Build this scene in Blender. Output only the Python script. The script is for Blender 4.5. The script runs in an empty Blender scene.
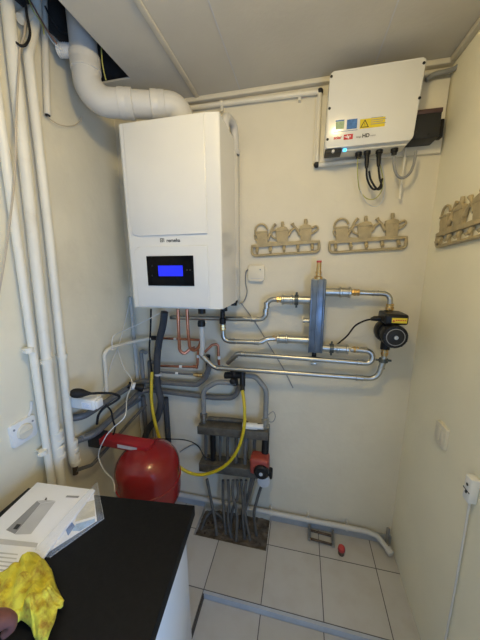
import bpy, bmesh, math, random
from mathutils import Vector, Matrix, Euler
random.seed(7)
SC = bpy.context.scene
COL = SC.collection
PI = math.pi
V = Vector

# ------------------------------------------------------------------ camera (solved from the room's vanishing lines)
CAM_H = 1.653
F = 266.27
RX = V((0.975128, 0.221540, -0.006724)); UP = V((-0.037910, 0.196602, 0.979750)); FW = V((-0.218376, 0.955127, -0.200111))
cam_d = bpy.data.cameras.new('camera'); cam = bpy.data.objects.new('camera', cam_d); COL.objects.link(cam)
m = Matrix((( RX.x, UP.x, -FW.x, 0), (RX.y, UP.y, -FW.y, 0), (RX.z, UP.z, -FW.z, CAM_H), (0, 0, 0, 1)))
cam.matrix_world = m
cam_d.sensor_fit = 'VERTICAL'; cam_d.sensor_height = 24.0; cam_d.lens = F / 640 * 24.0
cam_d.clip_start = 0.02; cam_d.clip_end = 60
SC.camera = cam
# measured sight lines of the photograph, cut with a real plane of the room
def _ray(x, y): return RX * (x - 240) - UP * (y - 320) + FW * F
def on_y(x, y, Y): d = _ray(x, y); return V((0, 0, CAM_H)) + d * (Y / d.y)
def on_x(x, y, X): d = _ray(x, y); return V((0, 0, CAM_H)) + d * (X / d.x)
def on_z(x, y, Z): d = _ray(x, y); return V((0, 0, CAM_H)) + d * ((Z - CAM_H) / d.z)

XL, XR, YB, YR, HC = -1.05, 0.586, 1.48, -1.5, 2.49

# ------------------------------------------------------------------ materials
def mat(name, col, rough=0.5, metal=0.0, var=0.06, scale=12.0, bump=0.0, bscale=80.0, emit=None, estr=0.0, coat=0.0, alpha=None, trans=0.0, dirt=None, dscale=3.0, damt=0.5):
    m = bpy.data.materials.new(name); m.use_nodes = True
    nt = m.node_tree; nt.nodes.clear()
    out = nt.nodes.new('ShaderNodeOutputMaterial'); b = nt.nodes.new('ShaderNodeBsdfPrincipled')
    nt.links.new(b.outputs[0], out.inputs[0])
    tc = nt.nodes.new('ShaderNodeNewGeometry')
    n = nt.nodes.new('ShaderNodeTexNoise'); n.inputs['Scale'].default_value = scale; n.inputs['Detail'].default_value = 5
    nt.links.new(tc.outputs['Position'], n.inputs['Vector'])
    r = nt.nodes.new('ShaderNodeValToRGB')
    r.color_ramp.elements[0].position = 0.3; r.color_ramp.elements[1].position = 0.7
    r.color_ramp.elements[0].color = (*[c * (1 - var) for c in col], 1); r.color_ramp.elements[1].color = (*[min(1, c * (1 + var)) for c in col], 1)
    nt.links.new(n.outputs['Fac'], r.inputs[0])
    src = r.outputs[0]
    if dirt:
        n2 = nt.nodes.new('ShaderNodeTexNoise'); n2.inputs['Scale'].default_value = dscale; n2.inputs['Detail'].default_value = 8; n2.inputs['Roughness'].default_value = 0.65
        nt.links.new(tc.outputs['Position'], n2.inputs['Vector'])
        r2 = nt.nodes.new('ShaderNodeValToRGB'); r2.color_ramp.elements[0].position = 0.56; r2.color_ramp.elements[1].position = 0.74
        r2.color_ramp.elements[0].color = (0, 0, 0, 1); r2.color_ramp.elements[1].color = (damt, damt, damt, 1)
        nt.links.new(n2.outputs['Fac'], r2.inputs[0])
        mx = nt.nodes.new('ShaderNodeMixRGB'); nt.links.new(r2.outputs[0], mx.inputs[0]); nt.links.new(src, mx.inputs[1]); mx.inputs[2].default_value = (*dirt, 1)
        src = mx.outputs[0]
    nt.links.new(src, b.inputs['Base Color'])
    b.inputs['Roughness'].default_value = rough; b.inputs['Metallic'].default_value = metal
    if coat: b.inputs['Coat Weight'].default_value = coat; b.inputs['Coat Roughness'].default_value = 0.08
    if trans: b.inputs['Transmission Weight'].default_value = trans
    if alpha is not None: b.inputs['Alpha'].default_value = alpha
    if emit: b.inputs['Emission Color'].default_value = (*emit, 1); b.inputs['Emission Strength'].default_value = estr
    if bump:
        nb = nt.nodes.new('ShaderNodeTexNoise'); nb.inputs['Scale'].default_value = bscale; nb.inputs['Detail'].default_value = 4
        nt.links.new(tc.outputs['Position'], nb.inputs['Vector'])
        bp = nt.nodes.new('ShaderNodeBump'); bp.inputs['Strength'].default_value = bump; bp.inputs['Distance'].default_value = 0.01
        nt.links.new(nb.outputs['Fac'], bp.inputs['Height']); nt.links.new(bp.outputs[0], b.inputs['Normal'])
    return m

M = dict(
    wall=mat('cream_wall_paint', (0.72, 0.67, 0.545), 0.62, var=0.035, scale=5, bump=0.22, bscale=22, dirt=(0.55, 0.46, 0.33), dscale=4.5, damt=0.16),
    wall_l=mat('old_cream_plaster', (0.79, 0.735, 0.575), 0.6, var=0.05, scale=4, bump=0.35, bscale=11, dirt=(0.5, 0.42, 0.3), dscale=3.5, damt=0.22),
    wall_r=mat('tan_wall_paint', (0.88, 0.83, 0.65), 0.6, var=0.03, scale=4, bump=0.12, bscale=40),
    ceil=mat('grey_ceiling_board', (0.55, 0.52, 0.455), 0.7, var=0.03, scale=6, bump=0.08, bscale=60),
    ceilstrip=mat('cream_ceiling_strip', (0.66, 0.61, 0.50), 0.6),
    dark=mat('void_wood_and_gap_shade', (0.06, 0.05, 0.04), 0.9, var=0.3, bump=0.2),
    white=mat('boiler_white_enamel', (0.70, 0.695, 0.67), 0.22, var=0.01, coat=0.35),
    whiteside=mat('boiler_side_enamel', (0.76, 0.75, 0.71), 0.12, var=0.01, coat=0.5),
    pvc=mat('white_flue_plastic', (0.60, 0.585, 0.55), 0.38, var=0.03),
    pvc_l=mat('painted_pipe_plastic', (0.82, 0.785, 0.67), 0.4, var=0.04, scale=8, dirt=(0.5, 0.4, 0.25), dscale=9, damt=0.25),
    conduit=mat('cream_conduit', (0.74, 0.70, 0.60), 0.45, var=0.04),
    greyconduit=mat('grey_conduit', (0.26, 0.26, 0.255), 0.5, var=0.06),
    greypipe=mat('grey_pipe_plastic', (0.135, 0.138, 0.142), 0.42, var=0.12, scale=20, dirt=(0.3, 0.26, 0.2), dscale=14, damt=0.3),
    greypipe2=mat('light_grey_pipe', (0.235, 0.24, 0.24), 0.45, var=0.1, scale=20),
    hose=mat('dark_insulation_hose', (0.045, 0.05, 0.06), 0.75, var=0.15, bump=0.2),
    steel=mat('galvanised_press_pipe', (0.47, 0.47, 0.455), 0.3, 1.0, var=0.05, scale=30),
    steel2=mat('press_fitting_steel', (0.50, 0.50, 0.48), 0.34, 1.0, var=0.08, scale=40),
    header=mat('bluish_header_steel', (0.17, 0.205, 0.26), 0.36, 0.75, var=0.25, scale=16),
    brass=mat('brass', (0.62, 0.42, 0.18), 0.3, 1.0, var=0.12, scale=40),
    clampgrey=mat('dark_clamp_metal', (0.10, 0.115, 0.115), 0.4, 0.6, var=0.15),
    riserpipe=mat('pale_grey_riser', (0.50, 0.50, 0.48), 0.5, var=0.06),
    copper=mat('copper_pipe', (0.56, 0.24, 0.15), 0.34, 1.0, var=0.18, scale=25),
    black=mat('black_plastic', (0.012, 0.012, 0.013), 0.38, var=0.1),
    blackm=mat('black_matt_rubber', (0.015, 0.015, 0.016), 0.6, var=0.1),
    glassblack=mat('display_black', (0.003, 0.003, 0.004), 0.12, var=0.02),
    blue=mat('blue_lcd', (0.005, 0.01, 0.08), 0.3, var=0.02, emit=(0.004, 0.012, 1.0), estr=1.15),
    led=mat('blue_led', (0.05, 0.3, 0.9), 0.3, emit=(0.05, 0.45, 1.0), estr=3.0),
    yellow=mat('yellow_hose', (0.62, 0.47, 0.015), 0.45, var=0.1, scale=20),
    yel_lab=mat('yellow_label', (0.72, 0.56, 0.02), 0.45, var=0.02),
    red=mat('red_tank_enamel', (0.26, 0.010, 0.010), 0.26, var=0.06, coat=0.3, dirt=(0.12, 0.02, 0.015), dscale=12, damt=0.4),
    redbar=mat('red_bracket_paint', (0.33, 0.014, 0.02), 0.35, var=0.08),
    redpump=mat('red_pump_paint', (0.32, 0.055, 0.038), 0.5, var=0.12, scale=30),
    redtxt=mat('red_print', (0.55, 0.02, 0.03), 0.5, var=0.02),
    blacktxt=mat('black_print', (0.02, 0.02, 0.02), 0.5, var=0.02),
    greytxt=mat('grey_print', (0.30, 0.30, 0.31), 0.6, var=0.05),
    greylight=mat('light_grey_print', (0.55, 0.55, 0.56), 0.6, var=0.05),
    paper=mat('white_paper', (0.88, 0.89, 0.93), 0.7, var=0.015),
    bluephoto=mat('blue_sticker', (0.05, 0.16, 0.42), 0.45, var=0.35, scale=60),
    greensticker=mat('green_sticker', (0.34, 0.45, 0.28), 0.5, var=0.2, scale=60),
    paleblue=mat('pale_blue_print', (0.30, 0.48, 0.75), 0.6, var=0.3, scale=40),
    creamphoto=mat('cream_print', (0.62, 0.57, 0.45), 0.6, var=0.2, scale=30),
    manifold=mat('dusty_manifold_metal', (0.105, 0.097, 0.08), 0.6, 0.25, var=0.25, scale=30, dirt=(0.34, 0.28, 0.2), dscale=20, damt=0.6),
    dusty=mat('dusty_grey_tube', (0.095, 0.092, 0.085), 0.6, var=0.2, scale=25),
    rack=mat('antique_beige_paint', (0.43, 0.345, 0.195), 0.6, var=0.12, scale=30, dirt=(0.2, 0.15, 0.08), dscale=45, damt=0.6),
    plastic=mat('ivory_switch_plastic', (0.74, 0.69, 0.56), 0.4, var=0.02),
    whitepl=mat('white_plastic', (0.80, 0.80, 0.78), 0.4, var=0.02),
    worktop=mat('black_worktop_laminate', (0.005, 0.005, 0.0052), 0.6, var=0.25, scale=90, bump=0.05, bscale=200),
    cabinet=mat('white_cabinet_front', (0.74, 0.74, 0.72), 0.18, var=0.01, coat=0.3),
    concrete=mat('brown_concrete_patch', (0.20, 0.165, 0.125), 0.95, var=0.35, scale=25, bump=0.8, bscale=40, dirt=(0.36, 0.31, 0.25), dscale=16, damt=0.7),
    hole=mat('dark_soil', (0.075, 0.055, 0.04), 0.95, var=0.5, scale=30, bump=0.8),
    skirt=mat('grey_blue_skirting', (0.40, 0.42, 0.44), 0.55, var=0.08),
    riser=mat('grey_riser_paint', (0.46, 0.49, 0.53), 0.5, var=0.08),
    rust=mat('rusty_iron', (0.12, 0.085, 0.06), 0.6, 0.5, var=0.4, scale=40),
    redcap=mat('red_cap_plastic', (0.5, 0.05, 0.05), 0.5),
    maroon=mat('dark_maroon_plastic', (0.07, 0.035, 0.035), 0.5),
    brown=mat('brown_wire', (0.20, 0.10, 0.06), 0.6, var=0.2),
    beigewire=mat('beige_wire', (0.52, 0.44, 0.33), 0.55, var=0.1),
    whitewire=mat('white_wire', (0.70, 0.69, 0.66), 0.5),
    greenwire=mat('green_yellow_wire', (0.45, 0.44, 0.12), 0.5, var=0.2, scale=60),
    greywire=mat('grey_cable', (0.28, 0.28, 0.28), 0.5, var=0.05),
    skin=mat('skin', (0.21, 0.08, 0.06), 0.5, var=0.08, scale=30, bump=0.08, bscale=200),
    iso=mat('dark_grey_isolator', (0.022, 0.0225, 0.024), 0.45, var=0.1),
    frame=mat('window_frame_white', (0.8, 0.8, 0.78), 0.4),
    green=mat('dark_green_cap', (0.02, 0.09, 0.07), 0.5),
)
# yellow work cloth with brown stains
def cloth_mat():
    m = mat('yellow_cleaning_cloth', (0.74, 0.66, 0.06), 0.85, var=0.12, scale=35, bump=0.4, bscale=160, dirt=(0.36, 0.15, 0.012), dscale=19, damt=0.95)
    for nd in m.node_tree.nodes:
        if nd.type == 'VALTORGB' and abs(nd.color_ramp.elements[0].position - .56) < .01: nd.color_ramp.elements[0].position = .49; nd.color_ramp.elements[1].position = .66
    return m
M['cloth'] = cloth_mat()
for k_ in ('black', 'blackm', 'iso'): M[k_].node_tree.nodes['Principled BSDF'].inputs['Specular IOR Level'].default_value = .25
M['glassblack'].node_tree.nodes['Principled BSDF'].inputs['Specular IOR Level'].default_value = .12
M['worktop'].node_tree.nodes['Principled BSDF'].inputs['Specular IOR Level'].default_value = .22
# clear bag
def bag_mat():
    m = bpy.data.materials.new('clear_plastic_film'); m.use_nodes = True
    b = m.node_tree.nodes['Principled BSDF']; b.inputs['Base Color'].default_value = (0.9, 0.92, 0.95, 1); b.inputs['Roughness'].default_value = 0.12
    b.inputs['Alpha'].default_value = 0.2; b.inputs['Specular IOR Level'].default_value = 0.8
    nt = m.node_tree; tc = nt.nodes.new('ShaderNodeNewGeometry'); n = nt.nodes.new('ShaderNodeTexNoise'); n.inputs['Scale'].default_value = 28
    nt.links.new(tc.outputs['Position'], n.inputs['Vector']); bp = nt.nodes.new('ShaderNodeBump'); bp.inputs['Strength'].default_value = 0.8
    nt.links.new(n.outputs['Fac'], bp.inputs['Height']); nt.links.new(bp.outputs[0], b.inputs['Normal'])
    return m
M['bag'] = bag_mat()
# floor tiles: 30 cm squares from world position
def tile_mat(name='beige_floor_tile', base=(0.53, 0.515, 0.475), var=0.10):
    m = bpy.data.materials.new(name); m.use_nodes = True; nt = m.node_tree; b = nt.nodes['Principled BSDF']
    L = nt.links.new; g = nt.nodes.new('ShaderNodeNewGeometry'); s = nt.nodes.new('ShaderNodeSeparateXYZ'); L(g.outputs['Position'], s.inputs[0])
    def mth(op, a, c=None):
        n = nt.nodes.new('ShaderNodeMath'); n.operation = op
        for i, q in enumerate((a, c)):
            if q is None: continue
            if isinstance(q, (int, float)): n.inputs[i].default_value = q
            else: L(q, n.inputs[i])
        return n.outputs[0]
    def cell(o, off, size):
        t = mth('DIVIDE', mth('SUBTRACT', o, off), size); fl = mth('FLOOR', t); fr = mth('SUBTRACT', t, fl)
        edge = mth('MINIMUM', fr, mth('SUBTRACT', 1.0, fr)); return fl, edge
    fx, ex = cell(s.outputs[0], -0.434 - 3.0, 0.3); fy, ey = cell(s.outputs[1], 1.008 - 6.0, 0.3)
    e = mth('MINIMUM', ex, ey); grout = mth('LESS_THAN', e, 0.0075)
    cb = nt.nodes.new('ShaderNodeCombineXYZ'); L(fx, cb.inputs[0]); L(fy, cb.inputs[1])
    wn = nt.nodes.new('ShaderNodeTexWhiteNoise'); wn.noise_dimensions = '2D'; L(cb.outputs[0], wn.inputs['Vector'])
    rp = nt.nodes.new('ShaderNodeValToRGB'); e0, e1 = rp.color_ramp.elements
    e0.color = (base[0] * .93, base[1] * .90, base[2] * .85, 1); e1.color = (base[0] * 1.05, base[1] * 1.06, base[2] * 1.1, 1)
    L(wn.outputs[0], rp.inputs[0])
    n = nt.nodes.new('ShaderNodeTexNoise'); n.inputs['Scale'].default_value = 9; n.inputs['Detail'].default_value = 7; L(g.outputs['Position'], n.inputs['Vector'])
    r2 = nt.nodes.new('ShaderNodeValToRGB'); r2.color_ramp.elements[0].position = .45; r2.color_ramp.elements[1].position = .8
    r2.color_ramp.elements[0].color = (0, 0, 0, 1); r2.color_ramp.elements[1].color = (.45, .45, .45, 1); L(n.outputs['Fac'], r2.inputs[0])
    mx = nt.nodes.new('ShaderNodeMixRGB'); L(r2.outputs[0], mx.inputs[0]); L(rp.outputs[0], mx.inputs[1]); mx.inputs[2].default_value = (.42, .37, .30, 1)
    m2 = nt.nodes.new('ShaderNodeMixRGB'); L(grout, m2.inputs[0]); L(mx.outputs[0], m2.inputs[1]); m2.inputs[2].default_value = (.10, .095, .09, 1)
    L(m2.outputs[0], b.inputs['Base Color']); b.inputs['Roughness'].default_value = .38
    inv = mth('SUBTRACT', 1.0, grout); bp = nt.nodes.new('ShaderNodeBump'); bp.inputs['Strength'].default_value = .5; bp.inputs['Distance'].default_value = .003
    L(inv, bp.inputs['Height']); L(bp.outputs[0], b.inputs['Normal'])
    return m
M['tile'] = tile_mat()

# ------------------------------------------------------------------ mesh helpers
def nb(): return bmesh.new()
def box(bm, a, b, bev=0.0, seg=2):
    a, b = V(a), V(b); lo = V(map(min, a, b)); hi = V(map(max, a, b))
    g = bmesh.ops.create_cube(bm, size=1.0); vs = g['verts']
    for v in vs: v.co = V([lo[i] + (v.co[i] + .5) * (hi[i] - lo[i]) for i in range(3)])
    if bev > 0:
        es = list({e for v in vs for e in v.link_edges})
        bmesh.ops.bevel(bm, geom=es, offset=bev, segments=seg, profile=.5, affect='EDGES')
    return bm
def xform(bm, mtx, n0=0):
    bm.verts.ensure_lookup_table()
    for v in bm.verts[n0:]: v.co = mtx @ v.co
def fillet(pts, rad, n=7):
    pts = [V(p) for p in pts]; out = [pts[0]]
    for i in range(1, len(pts) - 1):
        p0, p, p1 = pts[i - 1], pts[i], pts[i + 1]; d0 = (p0 - p); d1 = (p1 - p); l0, l1 = d0.length, d1.length
        d0.normalize(); d1.normalize(); ang = d0.angle(d1)
        if ang > PI - .03: out.append(p); continue
        t = min(rad / math.tan(ang / 2), l0 * .49, l1 * .49); r = t * math.tan(ang / 2)
        c = p + (d0 + d1).normalized() * (r / math.sin(ang / 2)); a = p + d0 * t - c; b = p + d1 * t - c
        w = a.angle(b)
        for k in range(n + 1):
            s = k / n; out.append(c + (a * math.sin((1 - s) * w) + b * math.sin(s * w)) / math.sin(w) if w > 1e-4 else p)
    out.append(pts[-1]); return out
def spline(pts, n=8):
    pts = [V(p) for p in pts]; q = [pts[0] * 2 - pts[1]] + pts + [pts[-1] * 2 - pts[-2]]; out = []
    for i in range(1, len(q) - 2):
        a, b, c, d = q[i - 1:i + 3]
        for k in range(n):
            t = k / n; out.append(.5 * ((2 * b) + (c - a) * t + (2 * a - 5 * b + 4 * c - d) * t * t + (3 * b - a - 3 * c + d) * t ** 3))
    out.append(pts[-1]); return out
def tube(bm, pts, r, seg=12, radii=None):
    pts = [V(p) for p in pts]; pp = [pts[0]]; rr = [radii[0] if radii else r]
    for i, p in enumerate(pts[1:], 1):
        if (p - pp[-1]).length > 1e-5: pp.append(p); rr.append(radii[i] if radii else r)
    pts = pp; N = len(pts); rings = []
    T = [(pts[min(i + 1, N - 1)] - pts[max(i - 1, 0)]).normalized() for i in range(N)]
    u = T[0].orthogonal().normalized()
    for i in range(N):
        u = (u - T[i] * u.dot(T[i])).normalized(); w = T[i].cross(u)
        rings.append([bm.verts.new(pts[i] + (u * math.cos(2 * PI * k / seg) + w * math.sin(2 * PI * k / seg)) * rr[i]) for k in range(seg)])
    for i in range(N - 1):
        for k in range(seg): bm.faces.new((rings[i][k], rings[i][(k + 1) % seg], rings[i + 1][(k + 1) % seg], rings[i + 1][k]))
    bm.faces.new(rings[0][::-1]); bm.faces.new(rings[-1]); return bm
def lathe(bm, prof, origin, axis, seg=24):   # prof: (radius, height along axis)
    o = V(origin); a = V(axis).normalized(); u = a.orthogonal().normalized(); w = a.cross(u); rings = []
    for r, h in prof:
        r = max(r, 1e-5)
        rings.append([bm.verts.new(o + a * h + (u * math.cos(2 * PI * k / seg) + w * math.sin(2 * PI * k / seg)) * r) for k in range(seg)])
    for i in range(len(rings) - 1):
        for k in range(seg): bm.faces.new((rings[i][k], rings[i][(k + 1) % seg], rings[i + 1][(k + 1) % seg], rings[i + 1][k]))
    bm.faces.new(rings[0][::-1]); bm.faces.new(rings[-1]); return bm
def prism(bm, poly, base, ux, uy, uz, depth, bev=0.0):
    # polygon (u,v) in the plane base + u*ux + v*uy, extruded along uz by depth
    base, ux, uy, uz = V(base), V(ux), V(uy), V(uz)
    lo = [bm.verts.new(base + ux * u + uy * v) for u, v in poly]; hi = [bm.verts.new(base + ux * u + uy * v + uz * depth) for u, v in poly]; n = len(poly)
    f0 = bm.faces.new(lo[::-1]); f1 = bm.faces.new(hi)
    for i in range(n): bm.faces.new((lo[i], lo[(i + 1) % n], hi[(i + 1) % n], hi[i]))
    if bev: bmesh.ops.bevel(bm, geom=list(f1.edges), offset=bev, segments=2, profile=.5, affect='EDGES')
    return bm
def rrect(x0, y0, x1, y1, r, n=5, corners=(1, 1, 1, 1)):   # corners: bl, br, tr, tl
    out = []
    for (cx, cy, a0, on) in ((x0 + r, y0 + r, PI, corners[0]), (x1 - r, y0 + r, 1.5 * PI, corners[1]), (x1 - r, y1 - r, 0, corners[2]), (x0 + r, y1 - r, .5 * PI, corners[3])):
        if on:
            for k in range(n + 1): a = a0 + k / n * PI / 2; out.append((cx + r * math.cos(a), cy + r * math.sin(a)))
        else:
            a = a0 + PI / 4; out.append((x0 if math.cos(a) < 0 else x1, y0 if math.sin(a) < 0 else y1))
    return out
def circ(cx, cy, r, n=24): return [(cx + r * math.cos(2 * PI * k / n), cy + r * math.sin(2 * PI * k / n)) for k in range(n)]

def link(name, bm, material, parent=None, sharp=38):
    bmesh.ops.recalc_face_normals(bm, faces=bm.faces[:])
    me = bpy.data.meshes.new(name); bm.to_mesh(me); bm.free()
    me.materials.append(M[material] if isinstance(material, str) else material)
    me.shade_smooth(); me.set_sharp_from_angle(angle=math.radians(sharp))
    o = bpy.data.objects.new(name, me); COL.objects.link(o)
    if parent is not None: o.parent = parent
    return o
ROOTS = []
def thing(name, label, cat, group=None, settle=True):
    o = bpy.data.objects.new(name, None); o.empty_display_size = .05; COL.objects.link(o)
    o['label'] = label; o['category'] = cat
    if group: o['group'] = group
    if settle: ROOTS.append(o)
    return o
def single(name, bm, material, label, cat, group=None, sharp=38):
    o = link(name, bm, material, None, sharp); o['label'] = label; o['category'] = cat
    if group: o['group'] = group
    ROOTS.append(o); return o
def struct(name, bm, material, parent=None):
    o = link(name, bm, material, parent)
    if parent is None: o['kind'] = 'structure'
    return o
def text_mesh(name, body, size, material, parent, origin, ux, uy, bold=0.0, label=None):
    cu = bpy.data.curves.new(name, 'FONT'); cu.body = body; cu.size = size; cu.extrude = 0.0003; cu.offset = bold
    tmp = bpy.data.objects.new(name + '_tmp', cu); COL.objects.link(tmp)
    dg = bpy.context.evaluated_depsgraph_get(); me = bpy.data.meshes.new_from_object(tmp.evaluated_get(dg))
    bpy.data.objects.remove(tmp); bpy.data.curves.remove(cu)
    ux, uy = V(ux), V(uy); uz = ux.cross(uy); o = V(origin)
    for v in me.vertices: c = v.co.copy(); v.co = o + ux * c.x + uy * c.y + uz * c.z
    me.materials.clear(); me.materials.append(M[material])
    ob = bpy.data.objects.new(name, me); COL.objects.link(ob); ob.parent = parent
    if label: ob['label'] = label
    return ob
def sleeve(t, name, p, d, L, r, material='steel2', hexed=False, sub=None):
    d = V(d).normalized(); bm = nb()
    if hexed: lathe(bm, [(r * .8, -L / 2), (r * .85, -L * .3), (r, -L * .28), (r, L * .02), (r * .78, L * .04), (r * .78, L * .18), (r * .95, L * .2), (r * .95, L * .45), (r * .8, L / 2)], p, d, 8)
    else: lathe(bm, [(r * .9, -L / 2), (r * 1.08, -L * .46), (r * 1.08, -L * .3), (r * .93, -L * .26), (r * .93, L * .26), (r * 1.08, L * .3), (r * 1.08, L * .46), (r * .9, L / 2)], p, d, 16)
    return link(name, bm, material, sub or t)
def clamp(t, p, d, r, ear=(0, 0, 1), material='steel2', name='pipe_clamp', w=.012, wall=None, ear_l=.010):
    d = V(d).normalized(); e = V(ear).normalized(); bm = nb()
    lathe(bm, [(r, -w / 2), (r * 1.18, -w / 2), (r * 1.18, w / 2), (r, w / 2)], p, d, 18)
    for s in (-1, 1):
        c = V(p) + e * s * r * 1.12; tube(bm, [c, c + e * s * ear_l], .0055, 8)
    if wall is not None: tube(bm, [V(p), V(wall)], .004, 8)
    return link(name, bm, material, t)
def run(name, label, pts, r, material, rad=.03, cat='pipe', group=None, seg=14, cable=False):
    t = thing(name, label, cat, group); bm = nb(); tube(bm, spline(pts) if cable else fillet(pts, rad), r, seg); link('tube', bm, material, t); return t
def wire(name, label, pts, r, material, cat='cable', group=None, n=8):
    bm = nb(); tube(bm, spline(pts, n), r, 8); return single(name, bm, material, label, cat, group)

# ================================================================== THE ROOM
HX0, HX1, HY0, HY1 = XL, -0.792, 0.45, 1.262           # opening in the ceiling, top left
FX0, FX1, FY0, FY1 = -0.434, 0.466, 0.10, 1.008        # sunken floor hatch
PX0, PX1, PY0 = -0.60, -0.142, 1.268                   # broken floor under the manifold
bm = nb()
for a, b in (((XL - .1, FY1, -.12), (PX0, YB + .1, 0)), ((PX0, FY1, -.12), (PX1, PY0, 0)), ((PX1, FY1, -.12), (XR + .1, YB + .1, 0)),
             ((XL - .1, YR - .1, -.12), (FX0, FY1, 0)), ((FX1, YR - .1, -.12), (XR + .1, FY1, 0)), ((FX0, YR - .1, -.12), (FX1, FY0, 0))): box(bm, a, b)
struct('floor', bm, 'tile')
bm = nb(); box(bm, (XL - .1, YB, -.12), (XR + .1, YB + .1, 3.0)); struct('wall_back', bm, 'wall')
bm = nb(); box(bm, (XL - .1, YR, -.12), (XL, YB, 3.0)); struct('wall_left', bm, 'wall_l')
WY0, WY1, WZ0, WZ1 = -1.1, -.1, .78, 1.62          # window in the right wall, beside the photographer
bm = nb()
for a, b in (((XR, WY1, -.12), (XR + .1, YB, 3.0)), ((XR, YR, -.12), (XR + .1, WY0, 3.0)), ((XR, WY0, -.12), (XR + .1, WY1, WZ0)), ((XR, WY0, WZ1), (XR + .1, WY1, 3.0))): box(bm, a, b)
struct('wall_right', bm, 'wall_r')
bm = nb(); box(bm, (XL, YR - .1, -.12), (XR, YR, 3.0)); struct('wall_rear', bm, 'wall')
bm = nb(); box(bm, (XL, YR, HC), (HX1, HY0, HC + .03)); box(bm, (XL, HY1, HC), (HX1, YB, HC + .008)); box(bm, (HX1, YR, HC), (XR, YB, HC + .03)); struct('ceiling', bm, 'ceil')
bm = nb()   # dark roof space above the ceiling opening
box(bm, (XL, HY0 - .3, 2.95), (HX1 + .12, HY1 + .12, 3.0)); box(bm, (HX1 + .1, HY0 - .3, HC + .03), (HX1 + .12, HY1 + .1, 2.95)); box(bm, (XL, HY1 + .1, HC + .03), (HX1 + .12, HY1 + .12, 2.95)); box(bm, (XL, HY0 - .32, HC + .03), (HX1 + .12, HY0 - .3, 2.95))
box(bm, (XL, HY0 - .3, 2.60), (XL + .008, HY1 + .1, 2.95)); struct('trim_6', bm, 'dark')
bm = nb(); box(bm, (-.556, YR, HC - .008), (-.534, YB, HC - .0002), .003); struct('trim_1', bm, 'ceilstrip')
for i, x in enumerate((-.325, .272)):
    bm = nb(); box(bm, (x - .0025, YR, HC - .0015), (x + .0025, YB, HC - .0002)); struct('trim_%d' % (i + 2), bm, 'greylight')
bm = nb(); box(bm, (-.79, YB - .03, HC - .022), (XR, YB, HC - .0002), .004); struct('trim_4', bm, 'ceilstrip')
bm = nb(); box(bm, (XR - .022, YR, HC - .022), (XR, YB - .03, HC - .0002), .004); struct('trim_5', bm, 'ceilstrip')
bm = nb(); box(bm, (-.14, YB - .014, 0), (XR, YB, .058), .003); box(bm, (XL, YB - .014, 0), (-.60, YB, .058), .003); struct('baseboard_back', bm, 'skirt')
wf = nb()
for a, b in (((XR + .03, WY0, WZ0), (XR + .08, WY0 + .05, WZ1)), ((XR + .03, WY1 - .05, WZ0), (XR + .08, WY1, WZ1)), ((XR + .03, WY0 + .05, WZ0), (XR + .08, WY1 - .05, WZ0 + .05)), ((XR + .03, WY0 + .05, WZ1 - .05), (XR + .08, WY1 - .05, WZ1))): box(wf, a, b, .004)
struct('window_1', wf, 'frame')

# sunken tiled hatch
t = thing('floor_hatch', 'square floor hatch of pale tiles sunk below the surrounding floor', 'floor hatch')
bm = nb(); box(bm, (FX0 + .006, FY0 + .006, -.10), (FX1 - .006, FY1 - .016, -.036)); link('tiled_lid', bm, 'tile', t)
bm = nb()
box(bm, (FX0 + .0005, FY1 - .014, -.11), (FX1 - .0005, FY1 - .0005, -.002)); pass
b2 = nb(); box(b2, (FX0 + .0005, FY0 + .0005, -.11), (FX0 + .005, FY1 - .014, -.004)); link('side_gap_shade', b2, 'dark', t)  # solid left rim strip, coloured dark to give the shade of a gap
box(bm, (FX1 - .004, FY0 + .0005, -.11), (FX1 - .0005, FY1 - .014, -.004))
link('metal_rim', bm, 'riser', t)
# broken-out floor with concrete and soil
t = thing('concrete_patch', 'rough brown concrete patch in the floor where the grey tubes go down', 'concrete patch')
bm = nb(); N = 26; grid = {}
for i in range(N + 1):
    for j in range(N + 1):
        u, v = i / N, j / N; x = PX0 + .001 + (PX1 - PX0 - .002) * u; y = PY0 + .001 + (YB - PY0 - .002) * v
        h = -.012 + random.uniform(-.007, .007) - .03 * max(0, 1 - u * 3.2) * (.4 + .6 * v)
        grid[i, j] = bm.verts.new((x, y, h))
for i in range(N):
    for j in range(N): bm.faces.new((grid[i, j], grid[i + 1, j], grid[i + 1, j + 1], grid[i, j + 1]))
bmesh.ops.solidify(bm, geom=bm.faces[:], thickness=.04); link('rubble_surface', bm, 'concrete', t)
for k in range(16):
    q = V((random.uniform(PX0 + .03, PX0 + .16), random.uniform(PY0 + .03, YB - .05), -.024)); s = random.uniform(.006, .015)
    bm = nb(); bmesh.ops.create_icosphere(bm, subdivisions=1, radius=s)
    for v in bm.verts: v.co = V((v.co.x * random.uniform(.7, 1.2), v.co.y * random.uniform(.7, 1.2), v.co.z * .7)) + q
    link('rubble_lump', bm, 'hole' if k % 2 else 'concrete', t, 20)

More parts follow.
